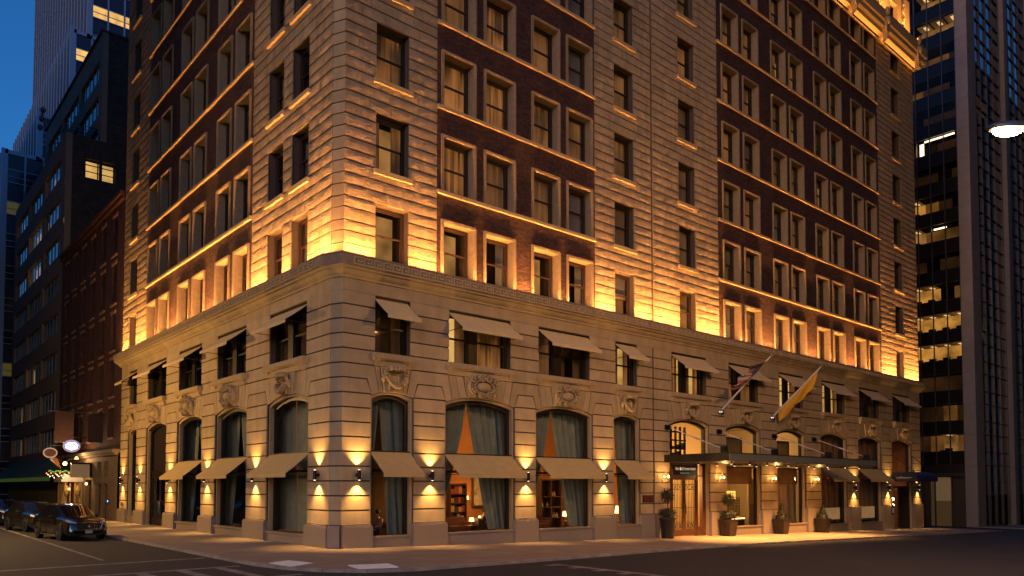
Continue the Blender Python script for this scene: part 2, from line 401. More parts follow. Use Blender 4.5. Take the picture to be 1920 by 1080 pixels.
# kerb stones, one by one along the line
path = []
for i in range(len(KERB) - 1):
    a, c = Vector(KERB[i]), Vector(KERB[i+1]); n = max(1, int((c - a).length / 0.45))
    path += [a + (c - a) * (k / n) for k in range(n)]
path.append(Vector(KERB[-1]))
kb = 0; i = 0; far = MB()
def kerb_piece(mb, p, q):
    t = (q - p).normalized(); nrm = Vector((-t.y, t.x))       # towards the building
    if nrm.dot(Vector((0.4, 0.4)) - p) < 0: nrm = -nrm
    p = p + t * 0.008; q = q - t * 0.008
    h = RND.uniform(-0.006, 0.006)
    A = [p - nrm*0.02, q - nrm*0.02, q + nrm*0.17, p + nrm*0.17]
    zt = [gz(v.x) - 0.04 + h for v in A]
    vs = [(v.x, v.y, gz(v.x) - 0.2) for v in A] + [(v.x, v.y, z) for v, z in zip(A, zt)]
    mb.mesh(vs, [(4,5,6,7),(0,1,5,4),(1,2,6,5),(2,3,7,6),(3,0,4,7)])
while i < len(path) - 1:
    j = min(i + 4, len(path) - 1)
    p, q = path[i], path[j]
    if -4.5 < p.x < 45 and p.y < 32 and kb < 70:
        m_ = MB()
        for k in range(i, j): kerb_piece(m_, path[k], path[k+1])
        m_.build('kerb_stone', 'kerb_stone', sw); kb += 1
    else:
        for k in range(i, j): kerb_piece(far, path[k], path[k+1])
    i = j
o_ = far.build('kerb_run', 'kerb_stone', sw)
# south side and far pavements, flush with the same slope
b = MB()
for (x0, x1, y0, y1) in ((4, 140, -21.5, -26), (-15.5, -19, 6, 90), (69.5, 140, -5.1, 0.0)):
    n = 8
    for k in range(n):
        xa = x0 + (x1-x0)*k/n; xb = x0 + (x1-x0)*(k+1)/n
        lo, hi = min(y0, y1), max(y0, y1); xl, xr = min(xa, xb), max(xa, xb)
        vs = [(xl,lo,gz(xl)-.2),(xr,lo,gz(xr)-.2),(xr,hi,gz(xr)-.2),(xl,hi,gz(xl)-.2),(xl,lo,gz(xl)),(xr,lo,gz(xr)),(xr,hi,gz(xr)),(xl,hi,gz(xl))]
        b.mesh(vs, [(4,5,6,7),(0,1,5,4),(2,3,7,6),(1,2,6,5),(3,0,4,7)])
b.build('pavement', 'concrete', kind='structure')
# painted road markings: thin sheets above the asphalt
def marking(name, quads):
    m_ = MB()
    for q in quads: m_.face([(x, y, gz(x) - 0.126) for x, y in q])
    o = m_.build(name, 'road_paint', kind='structure', recalc=False); return o
def rect(x0, x1, y0, y1): return [(x0, y0), (x1, y0), (x1, y1), (x0, y1)]
marking('stop_line', [[(-14, 0.35), (-4.6, 0.75), (-4.6, 1.05), (-14, 0.75)]])
marking('crosswalk', [[(-15, -2.75), (-4.75, -2.75), (-4.75, -2.45), (-15, -2.45)], [(-15, -6.2), (-4.3, -6.2), (-4.3, -5.9), (-15, -5.9)]] +
        [[(x, -5.9), (x + .34, -5.9), (x + .34, -2.75), (x, -2.75)] for x in [-5.6 - 1.15*k for k in range(8)]])
marking('crosswalk', [rect(-2.6, 3.6, y - .34, y) for y in [-8.3 - 1.05*k for k in range(9)]] + [rect(-2.9, -2.6, -18, -8.2), rect(3.6, 3.9, -18, -8.2)])
marking('parking_line', [[(-7.62, 2.2), (-7.48, 2.2), (-7.0, 30), (-7.14, 30)]])
# raised warning pads at the two kerb ramps: domes on a pale plate
def pad(corners, label):
    A, B, Cc, D = [Vector((x, y)) for x, y in corners]
    t = thing('warning_pad', label, 'paving pad', (0, 0, 0), 0, 'pale warning pads at the corner ramps')
    p_ = MB(); zz = lambda x: gz(x) - 0.043
    q = [A, B, Cc, D]; vs = [(v.x, v.y, zz(v.x) - .02) for v in q] + [(v.x, v.y, zz(v.x) + .02) for v in q]
    p_.mesh(vs, [(4,5,6,7),(0,1,5,4),(1,2,6,5),(2,3,7,6),(3,0,4,7)])
    p_.build('plate', 'pale_pad', t)
    d_ = MB()
    for i in range(11):
        for j in range(13):
            s, r = (i + .5)/11, (j + .5)/13
            v = A*(1-s)*(1-r) + B*s*(1-r) + Cc*s*r + D*(1-s)*r
            d_.ball((v.x, v.y, zz(v.x) + .02), (.022, .022, .012), 6, 3)
    d_.build('dome', 'pale_pad', t, kind='stuff')
pad([(-4.06,-3.3),(-3.22,-2.89),(-3.02,-4.21),(-3.95,-4.65)], 'pale ramp pad on the kerb of the side street, nearer the parked cars')
pad([(-2.52,-5.53),(-1.31,-5.93),(-1.62,-7.0),(-2.75,-6.6)], 'pale ramp pad on the kerb at the very corner, facing the wide street')

# ------------------------------------------------------------------ the hotel
hotel = thing('hotel_building', 'tall corner hotel of tan stone and dark brick lit by warm uplights', 'building')
R_G = [(1.53,3.61),(5.21,9.26),(10.58,14.62),(16.19,18.42),(20.97,24.95),(26.66,30.72),(32.68,36.6),(38.72,42.95),(44.7,48.95),(50.82,55.05)]
R_2 = [(1.70,3.41),(5.41,8.99),(10.77,14.38),(16.36,18.17),(21.21,24.67),(27.0,30.5),(33.0,36.4),(39.0,42.7),(45.0,48.7),(51.2,54.8)]
L_G = [(-b_, -a_) for a_, b_ in [(2.38,6.5),(8.76,12.94),(14.84,18.93),(20.82,24.92),(26.98,29.08)]][::-1]
L_2 = [(-b_, -a_) for a_, b_ in [(2.6,6.3),(8.96,12.7),(15.0,18.7),(21.0,24.7),(27.1,28.95)]][::-1]
R_END, L_END = 56.8, -30.8
CH_R, CH_L = 0.25, -0.53
ZK = lambda k: 0.87 + 0.582 * k
SPR = 6.06
def crown(a, b): return 6.30 if b - a < 3 else 6.39
def arch_z(a, b, u, zs=SPR, zc=None):
    zc = zc or crown(a, b); hw = (b-a)/2; r = zc - zs; Rr = (hw*hw + r*r)/(2*r)
    return zs + math.sqrt(max(0, Rr*Rr - (u-(a+b)/2)**2)) - (Rr - r)
def outline(a, b, zb, ins=0.0, n=12):
    pts = [(a+ins, zb), (b-ins, zb)]
    for i in range(n + 1):
        u = b - ins + (a - b + 2*ins) * i / n
        uu = min(max((u - (a+b)/2) * (b-a)/(b-a-2*ins) + (a+b)/2, a), b)
        pts.append((u, arch_z(a, b, uu) - ins))
    return pts
UNIT = MB(); UNIT.box((0,0,0),(1,1,1)); UNIT_BOX = {m: UNIT.data('stone_block', m) for m in ('limestone', 'granite')}

for side, G, S2, ua, ub in (('R', R_G, R_2, CH_R, R_END), ('L', L_G, L_2, L_END, CH_L)):
    # backing wall behind the joints
    m = FM(side); D0, D1 = 0.055, 0.5
    edges = [ua] + [x for g in G for x in g] + [ub]
    for i in range(0, len(edges), 2):
        m.box((edges[i], D0, -2.0), (edges[i+1], D1, SPR))
    for a, b_ in G:
        n = 12
        for i in range(n):
            u0, u1 = a + (b_-a)*i/n, a + (b_-a)*(i+1)/n
            z0, z1 = arch_z(a, b_, u0), arch_z(a, b_, u1)
            m.face([(u0,D0,z0),(u1,D0,z1),(u1,D0,7.25),(u0,D0,7.25)]); m.face([(u0,D0,z0),(u0,D1,z0),(u1,D1,z1),(u1,D0,z1)])
    for i in range(0, len(edges), 2): m.face([(edges[i],D0,SPR),(edges[i+1],D0,SPR),(edges[i+1],D0,7.25),(edges[i],D0,7.25)])
    wall_grid(m, ua, ub, 7.25, 10.14, [(a, b_, 7.6, 10.10) for a, b_ in S2], D0, 0.5)
    m.build('joint_wall', 'joint', hotel, recalc=False)
    # frieze under the cornice
    m = FM(side); m.box((ua, 0.0, 10.14), (ub, 0.3, 10.66)); m.build('frieze', 'limestone', hotel)
    # granite pedestals and stone courses
    for i in range(0, len(edges), 2):
        a, b_ = edges[i], edges[i+1]
        segs = [(a, 19.47), (19.63, b_)] if (side == 'R' and a < 19 < b_) else [(a, b_)]
        for a, b_ in segs:
            g = gz(a if side == 'R' else 0) - 0.35
            lo = a - (0.07 if a != ua or side == 'L' else 0.0); hi = b_ + (0.07 if b_ != ub or side == 'R' else 0.0)
            if a in (19.63,): lo = a
            if b_ in (19.47,): hi = b_
            fplace('pedestal', UNIT_BOX['granite'], side, lo, -0.13, g, hotel, (hi - lo, 0.25, 0.80 - g))
            fplace('pedestal_cap', UNIT_BOX['granite'], side, lo + .03, -0.10, 0.80, hotel, (hi - lo - .06, 0.2, 0.07))
            for k in range(9):
                fplace('stone_block', UNIT_BOX['limestone'], side, a, 0, ZK(k) + .03, hotel, (b_ - a, 0.09, 0.582 - .06))
    e2 = [ua] + [x for g in S2 for x in g] + [ub]
    for i in range(0, len(e2), 2):
        a, b_ = e2[i], e2[i+1]
        segs = [(a, 19.47), (19.63, b_)] if (side == 'R' and a < 19 < b_) else [(a, b_)]
        for a, b_ in segs:
            for k in range(11, 16):
                fplace('stone_block', UNIT_BOX['limestone'], side, a, 0, ZK(k) + .03, hotel, (b_ - a, 0.09, 0.582 - .06))
    # spandrels: cap stones, big springers, voussoirs, keystones
    for i in range(0, len(edges), 2):
        pa, pb = edges[i], edges[i+1]
        left_open = i > 0; right_open = i < len(edges) - 2
        z0, z1, z2 = ZK(9) + .03, ZK(10) - .02, ZK(11) - .03
        cl = .2 if left_open else 0; cr = .2 if right_open else 0
        split = side == 'R' and pa < 19 < pb
        m = FM(side)
        if split:
            m.prism([(pa, z0), (19.47, z0), (19.47, z1), (pa + cl, z1)], 0, .09); m.prism([(19.63, z0), (pb, z0), (pb - cr, z1), (19.63, z1)], 0, .09)
        else: m.prism([(pa, z0), (pb, z0), (pb - cr, z1), (pa + cl, z1)], 0, .09)
        m.build('cap_stone', 'limestone', hotel)
        def spr_poly(l, r, lo, ro):
            poly = []
            if lo:
                A, B = G[i // 2 - 1]
                poly += [(B - .14, z2), (B - .36, arch_z(A, B, B - .36))] + [(B - .36 + .09*k, arch_z(A, B, B - .36 + .09*k)) for k in (1, 2, 3)] + [(l - .035, z0 - .03), (l - .035 + .012, z0 + .02), (l + cl - .055, z1 + .05)]
            else: poly += [(l, z2), (l, z1 + .05)]
            if ro:
                A, B = G[i // 2]
                poly += [(r - cr + .055, z1 + .05), (r + .023, z0 + .02), (r + .035, z0 - .03)] + [(A + .36 - .09*k, arch_z(A, B, A + .36 - .09*k)) for k in (3, 2, 1)] + [(A + .36, arch_z(A, B, A + .36)), (A + .14, z2)]
            else: poly += [(r, z1 + .05), (r, z2)]
            return poly
        m = FM(side)
        if split: m.prism(spr_poly(pa, 19.47, left_open, False), 0, .09); m.prism(spr_poly(19.63, pb, False, right_open), 0, .09)
        else: m.prism(spr_poly(pa, pb, left_open, right_open), 0, .09)
        m.build('springer_stone', 'limestone', hotel)
    for gi, (a, b_) in enumerate(G):
        c = (a + b_)/2; kb_, kt = (.42, .6) if b_ - a < 3 else (.80, 1.0)
        if side == 'L' and gi == len(G) - 1: kb_, kt = .55, .75
        z2 = ZK(11) - .03
        for s in (-1, 1):
            w = (b_-a)/2
            nv = 1 if w < 1.5 else 2
            us_b = [w - .40 + (kb_ + .04 - w + .40) * k / nv for k in range(nv + 1)]; us_t = [w - .18 + (kt + .04 - w + .18) * k / nv for k in range(nv + 1)]
            for k in range(nv):
                b0, b1, t0, t1 = us_b[k], us_b[k+1] + .02, us_t[k], us_t[k+1] + .02
                pl = [(c + s*b0, arch_z(a, b_, c + s*b0)), (c + s*(b0+b1)/2, arch_z(a, b_, c + s*(b0+b1)/2)), (c + s*b1, arch_z(a, b_, c + s*b1)), (c + s*t1, z2), (c + s*t0, z2)]
                m = FM(side); m.prism(pl, 0, .09); m.build('voussoir', 'limestone', hotel)
        m = FM(side); m.prism([(c - kb_, arch_z(a, b_, c - kb_) - .03), (c, arch_z(a, b_, c) - .03), (c + kb_, arch_z(a, b_, c + kb_) - .03), (c + kt, z2 + .05), (c - kt, z2 + .05)], -.045, .09)
        m.build('keystone', 'limestone', hotel)
        # jamb ring inside the opening
        door = (side == 'R' and gi in (4, 9)) or (side == 'L' and gi == 1)
        zb = gz(a) - .2 if door else ([.40, .40, .36, .36, 0, -.1, -.14, -.35, -.4, 0][gi] if side == 'R' else .42)
        o1 = outline(a, b_, zb if door else zb - .02); o2 = outline(a, b_, zb, .12)
        m = FM(side); n = len(o1)
        for k in range(1, n):
            k2 = (k + 1) % n
            p, q, r_, s_ = o1[k], o1[k2], o2[k2], o2[k]
            m.face([(p[0],.12,p[1]),(q[0],.12,q[1]),(r_[0],.12,r_[1]),(s_[0],.12,s_[1])])
            m.face([(s_[0],.12,s_[1]),(r_[0],.12,r_[1]),(r_[0],.42,r_[1]),(s_[0],.42,s_[1])])
        m.build('window_reveal', 'limestone', hotel, recalc=False)
        if not door:
            m = FM(side); m.box((a + .0, .03, gz(a) - .3), (b_ - .0, .5, zb - .07)); m.box((a + .003, -.05, zb - .07), (b_ - .003, .5, zb))
            m.build('window_plinth', 'granite', hotel)
    # second floor sills on brackets
    for a, b_ in S2:
        m = FM(side); m.box((a - .14, -.26, 7.55), (b_ + .14, .3, 7.78)); m.box((a - .10, -.21, 7.51), (b_ + .10, 0, 7.55)); m.build('window_sill', 'carving', hotel)
        m = FM(side)
        m.box((a - .02, -.09, 7.27), (b_ + .02, .06, 7.508)); m.box((a - .02, -.15, 7.38), (a + .2, -.09, 7.508)); m.box((b_ - .2, -.15, 7.38), (b_ + .02, -.09, 7.508))
        m.build('sill_apron', 'limestone', hotel)
# corner chamfer blocks
def chamfer_block(z0, z1, ins, m_, name):
    mb = MB(); k = ins
    P = [(0.0 + .0, .53), (.25, 0.0), (.3, .5)]
    n = Vector((.904, .427)) * k
    poly = [(P[0][0] + n.x, P[0][1] + n.y), (P[1][0] + n.x, P[1][1] + n.y), P[2]]
    mb.prism(poly, z0, z1, 'z'); return mb.build(name, m_, hotel)
chamfer_block(-.3, 11.0, 0.09, 'joint', 'corner_core')
chamfer_block(ZK(16) - .03, 10.75, 0.004, 'limestone', 'corner_block')
chamfer_block(-.3, .80, -.10, 'granite', 'pedestal'); chamfer_block(.8, .87, -.06, 'granite', 'pedestal_cap')
for k in range(16): chamfer_block(ZK(k) + .03, ZK(k+1) - .03, 0.02, 'limestone', 'corner_block')

# swept mouldings round both faces
def sweep_pts(o, e):
    return [(-o, -L_END + o*e), (-o, .53 - .225*o), (.25 - .634*o, -o), (R_END + o*e, -o)]
def sweep(name, prof, m_, parent=hotel, e=1.0, **kw):
    mb = MB(); rows = [[(x, y, z) for x, y in sweep_pts(o, e)] for o, z in prof]
    for i in range(len(rows) - 1):
        for j in range(3): mb.face([rows[i][j], rows[i][j+1], rows[i+1][j+1], rows[i+1][j]])
    for j in (0, 3): mb.face([r[j] for r in rows])
    # returns at the far ends so that the projection has its depth
    for j, dv in ((0, Vector((1, 0, 0))), (3, Vector((0, 1, 0)))):
        for i in range(len(rows) - 1):
            p, q = Vector(rows[i][j]), Vector(rows[i+1][j]); op, oq = prof[i][0], prof[i+1][0]
            mb.face([p, q, q + dv * (oq + .3), p + dv * (op + .3)])
    return mb.build(name, m_, parent, recalc=False, **kw)
sweep('cornice', [(0, 10.64), (.07, 10.64), (.07, 10.72), (.12, 10.75), (.19, 10.80), (.24, 10.88), (.26, 10.93), (.37, 10.95), (.37, 11.01), (.41, 11.03)], 'limestone')
sweep('key_band', [(.41, 11.03), (.44, 11.05), (.44, 11.43), (.47, 11.45), (.47, 11.51), (.40, 11.51), (.40, 11.44), (-.05, 11.44)], 'band_shade')
KEY = [(0,1,0,6),(1,7,5,6),(6,7,2,5),(3,6,2,3),(3,4,3,4),(1,8,0,1)]
for side, ua, ub in (('R', .45, 57.0), ('L', -31.0, -.75)):
    m = FM(side); n = int((ub - ua)/.44)
    for i in range(n):
        for x0, x1, z0, z1 in KEY:
            m.box((ua + .44*i + .055*x0, -.482, 11.075 + .056*z0), (ua + .44*i + .055*x1, -.442, 11.075 + .056*z1))
    m.build('greek_key_relief', 'limestone', hotel, recalc=False)

# ornaments over the arches
def spiral(mb, c, r, turns, sgn, th, d, a0=0.0, n=26):
    pts = []; rs = []
    for i in range(n + 1):
        t = i/n; a = a0 + sgn*2*math.pi*turns*t; q = r*(1 - .82*t)
        pts.append((c[0] + q*math.cos(a), d - .05*t, c[1] + q*math.sin(a))); rs.append(th*(1 - .45*t))
    mb.tube(pts, rs, 6)
def cartouche_mesh():
    mb = MB()
    mb.ball((0, -.05, -.02), (.40, .12, .27), 16, 8)                       # boss
    ring = [(.50*math.cos(a)*(1 + .06*math.cos(2*a)), -.08, -.02 + .36*math.sin(a)) for a in [2*math.pi*i/28 for i in range(29)]]
    mb.tube(ring, .05, 6)
    for s in (-1, 1):
        spiral(mb, (s*.17, .40), .19, 1.6, -s, .06, -.12, math.pi/2)
        spiral(mb, (s*.64, .30), .15, 1.4, s, .05, -.10, math.pi/2)
        spiral(mb, (s*.60, -.22), .14, 1.4, -s, .05, -.10, -math.pi/2)
        spiral(mb, (s*.18, -.42), .15, 1.5, s, .05, -.12, -math.pi/2)
        side_ = [(s*(.36 + .42*math.sin(t)), -.06, .52*math.cos(t) + .02) for t in [math.pi*i/14 for i in range(2, 13)]]
        mb.tube(side_, [.03 + .04*math.sin(math.pi*i/10) for i in range(11)], 6)
        for k in range(5): mb.ball((s*(.72 - .05*k), -.06, .12 - .13*k), (.07, .06, .08), 8, 5)
    for k in range(-2, 3): mb.tube([(k*.05, -.14, .50), (k*.055, -.18, .42), (k*.045, -.13, .33)], .028, 6)
    for k in range(-2, 3): mb.tube([(k*.05, -.14, -.33), (k*.06, -.17, -.44), (k*.07, -.10, -.54)], .026, 6)
    mb.prism([(-.72,-.56),(.72,-.56),(.80,.40),(.55,.58),(-.55,.58),(-.80,.40)], -.04, .05)
    return mb.data('cartouche', 'carving', smooth=True)
def scroll_mesh():
    mb = MB()
    for k in range(-2, 3):                                                  # rolled ribs
        rr = .15 - .012*abs(k)
        mb.tube([(k*.135 - .055, -.15, .34), (k*.135, -.15, .34), (k*.135 + .055, -.15, .34)], [rr*.86, rr, rr*.86], 12)
    for s in (-1, 1):
        spiral(mb, (s*.46, .22), .13, 1.4, s, .045, -.10, math.pi/2)
        mb.tube([(s*.47, -.07, .10), (s*.54, -.06, -.08), (s*.50, -.05, -.26)], [.06, .075, .04], 7)
    fest = []
    for i in range(15):
        t = -1 + 2*i/14; fest.append((t*.44, -.10 - .06*(1-t*t), .02 - .40*(1-t*t)))
    mb.tube(fest, [.04 + .07*(1-abs(-1 + 2*i/14)) for i in range(15)], 8)
    for i in range(1, 14):
        x, y, z = fest[i]
        for q in (-1, 1): mb.ball((x + .02*q, y - .06, z + .055*q), (.055, .05, .045), 7, 4)
    for s in (-1, 1): mb.tube([(s*.2, -.02, .2), (s*.24, -.05, -.5)], .04, 6)
    mb.box((-.28, -.10, .16), (.28, .02, .2))
    return mb.data('festoon_scroll', 'carving', smooth=True)
CART, SCR = cartouche_mesh(), scroll_mesh()
for side, G in (('R', R_G), ('L', L_G)):
    for gi, (a, b_) in enumerate(G):
        wide = (b_ - a > 3) and not (side == 'L' and gi == 4) and not (side == 'R' and gi >= 4)
        fplace('cartouche' if wide else 'festoon_scroll', CART if wide else SCR, side, (a+b_)/2, -.05, 6.86 if wide else 6.84, hotel, (1.05, 1.7, .90) if wide else (1.05, 1.6, .98))

# ------------------------------------------------------------------ upper storeys
FP, Z0 = 3.775, 11.35
NFL = 8
SILL = lambda k: 15.12 + FP*(k - 1)
HEAD = lambda k: 13.92 + FP*k
TOPZ = 41.0
secs = {'R': [('stone', .25, 4.72, [(1.68,3.28)]), ('brick', 4.72, 14.80, [(4.93,6.86),(7.32,9.25),(10.29,12.22),(12.68,14.61)]),
              ('stone', 14.80, 26.05, [(16.37,17.97),(22.06,23.66)]),
              ('brick', 26.05, 49.25, [x for k in range(4) for x in ((26.52+5.96*k, 28.45+5.96*k), (28.93+5.96*k, 30.86+5.96*k))]),
              ('stone', 49.25, 56.8, [(52.13,53.73)])],
        'L': [('stone', -30.8, -25.38, [(-29.23,-27.63)]),
              ('brick', -25.38, -8.46, [(-25.05,-23.12),(-22.65,-20.72),(-19.02,-17.09),(-16.62,-14.69),(-13.10,-11.17),(-10.65,-8.72)]),
              ('stone', -8.46, -.53, [(-6.70,-5.10),(-4.22,-2.62)])]}
WH = 2.36
def sash_meshes():
    w, h = 1.60, WH
    f = MB()
    for s in (-1, 1): f.box((s*w/2 - (.09 if s > 0 else 0), 0, 0), (s*w/2 + (0 if s > 0 else .09), .16, h))
    f.box((-w/2 + .09, 0, h - .10), (w/2 - .09, .16, h)); f.box((-w/2 + .09, 0, 0), (w/2 - .09, .16, .07))
    up, lo = MB(), MB()
    def ring(mb, x0, x1, z0, z1, d0, d1, t):
        mb.box((x0, d0, z0), (x0+t, d1, z1)); mb.box((x1-t, d0, z0), (x1, d1, z1)); mb.box((x0+t, d0, z0), (x1-t, d1, z0+t)); mb.box((x0+t, d0, z1-t), (x1-t, d1, z1))
    ring(up, -w/2+.09, w/2-.09, h*.5, h-.10, .03, .075, .06); ring(lo, -w/2+.09, w/2-.09, .07, h*.5+.06, .08, .125, .065)
    pu, pl = MB(), MB()
    pu.box((-w/2+.15, .05, h*.5+.06), (w/2-.15, .056, h-.16)); pl.box((-w/2+.155, .10, .135), (w/2-.155, .106, h*.5-.005))
    return f, up, lo, pu, pl
f_, up_, lo_, pu_, pl_ = sash_meshes()
WIN = {}
for mname in ('window_dark', 'window_wood', 'brown_frame'):
    WIN[mname] = (f_.data('window', mname), up_.data('sash', mname), lo_.data('sash', mname))
PANE_U, PANE_L = pu_.data('pane', 'pane_glass'), pl_.data('pane', 'pane_glass')
def pleat(x0, x1, z0, z1, n=13, amp=.035, mname='curtain_dim', flare=0.0):
    mb = MB(); N = n*2; rows = [[], []]
    for i in range(N + 1):
        x = x0 + (x1-x0)*i/N; y = amp*(1 if i % 2 else -1)*(.7 + .6*((i*37 % 11)/11))
        rows[0].append((x, y, z1)); rows[1].append((x + flare*(x-x0)/(x1-x0), y*1.15, z0))
    for i in range(N): mb.face([rows[1][i], rows[1][i+1], rows[0][i+1], rows[0][i]])
    return mb
CUR = {}
for mname in ('curtain_dim', 'curtain_glow', 'curtain_warm', 'curtain_grey'):
    CUR[mname] = pleat(-.76, .76, .02, 2.34, 14).data('curtain', mname, recalc=False)
    m2 = pleat(-.76, -.28, .02, 2.34, 6); m3 = pleat(.28, .76, .02, 2.34, 6)
    CUR[mname + '2'] = (m2.data('curtain', mname, recalc=False), m3.data('curtain', mname, recalc=False))
rw = MB(); rw.box((-.79, 0, .0), (.79, .02, 2.36))
ROOM = {k: rw.data('room_wall', k) for k in ('room_lit', 'room_dim', 'room_bright')}
bl = MB(); bl.box((-.76, 0, 1.1), (.76, .01, 2.3)); BLIND = bl.data('blind', 'curtain_grey')
# moulded surround with a row of beads, for the brick bays
sr = MB(); W_, H_, t_ = 1.93, 2.51, .145
def rbox(x0, x1, z0, z1, d0, d1): sr.box((x0, d0, z0), (x1, d1, z1))
rbox(-W_/2, -W_/2+t_, 0, H_, -.05, .40); rbox(W_/2-t_, W_/2, 0, H_, -.05, .40); rbox(-W_/2+t_, W_/2-t_, H_-t_+.015, H_, -.05, .40)
rbox(-W_/2+.05, -W_/2+.10, 0, H_-.05, -.085, -.05); rbox(W_/2-.10, W_/2-.05, 0, H_-.05, -.085, -.05); rbox(-W_/2+.10, W_/2-.10, H_-.10, H_-.05, -.085, -.05)
z = .06
while z < H_ - .06:
    for s in (-1, 1): sr.box((s*(W_/2-.022) - .024, -.095, z), (s*(W_/2-.022) + .024, -.05, z+.062))
    z += .105
x = -W_/2 + .03
while x < W_/2 - .05:
    sr.box((x, -.095, H_-.046), (x + .062, -.05, H_+.002)); x += .105
SURR = sr.data('window_surround', 'surround_stone')
sl = MB(); sl.box((-.94, -.13, 0), (.94, .3, .19)); SILLM = sl.data('window_sill', 'carving')

# rock faced blocks: six worked faces
def rock_mesh(seed, smooth=False):
    r = random.Random(seed); mb = MB(); nu, nz = 5, 4; ZR = (0.0, .065, .36, .68, 1.0)
    P = {}
    cx_, cz_ = r.uniform(.3, .7), r.uniform(.3, .7)
    for i in range(nu + 1):
        for j in range(nz + 1):
            edge = i in (0, nu) or j in (0, nz)
            bump = -.028 if j == 0 else 0 if (edge or j == 1) else (.003 + .014*r.random() + .010*math.exp(-((i/nu-cx_)**2 + (ZR[j]-cz_)**2)*8))*(0.35 if smooth else 1)
            du = 0 if i in (0, nu) else r.uniform(-.04, .04); dz_ = 0 if j in (0, 1, nz) else r.uniform(-.09, .09)
            P[i, j] = (i/nu + du, -bump, ZR[j] + dz_)
    for i in range(nu):
        for j in range(nz):
            a, b_, c, d = P[i,j], P[i+1,j], P[i+1,j+1], P[i,j+1]
            if (i + j) % 2: mb.face([a,b_,c]); mb.face([a,c,d])
            else: mb.face([a,b_,d]); mb.face([b_,c,d])
    lo = [P[i,0] for i in range(nu+1)]; hi = [P[i,nz] for i in range(nu+1)]
    mb.face([(0,0,0),(0,0,1),(0,.09,1),(0,.09,0)]); mb.face([(1,0,0),(1,.09,0),(1,.09,1),(1,0,1)])
    mb.face([(0,0,0),(0,.09,0),(1,.09,0),(1,0,0)]); mb.face([(0,0,1),(1,0,1),(1,.09,1),(0,.09,1)])
    return mb
ROCKM = [rock_mesh(s) for s in range(8)]
ROCKD = [m_.data('rock_faced_block', 'rock_stone', recalc=False) for m_ in ROCKM]
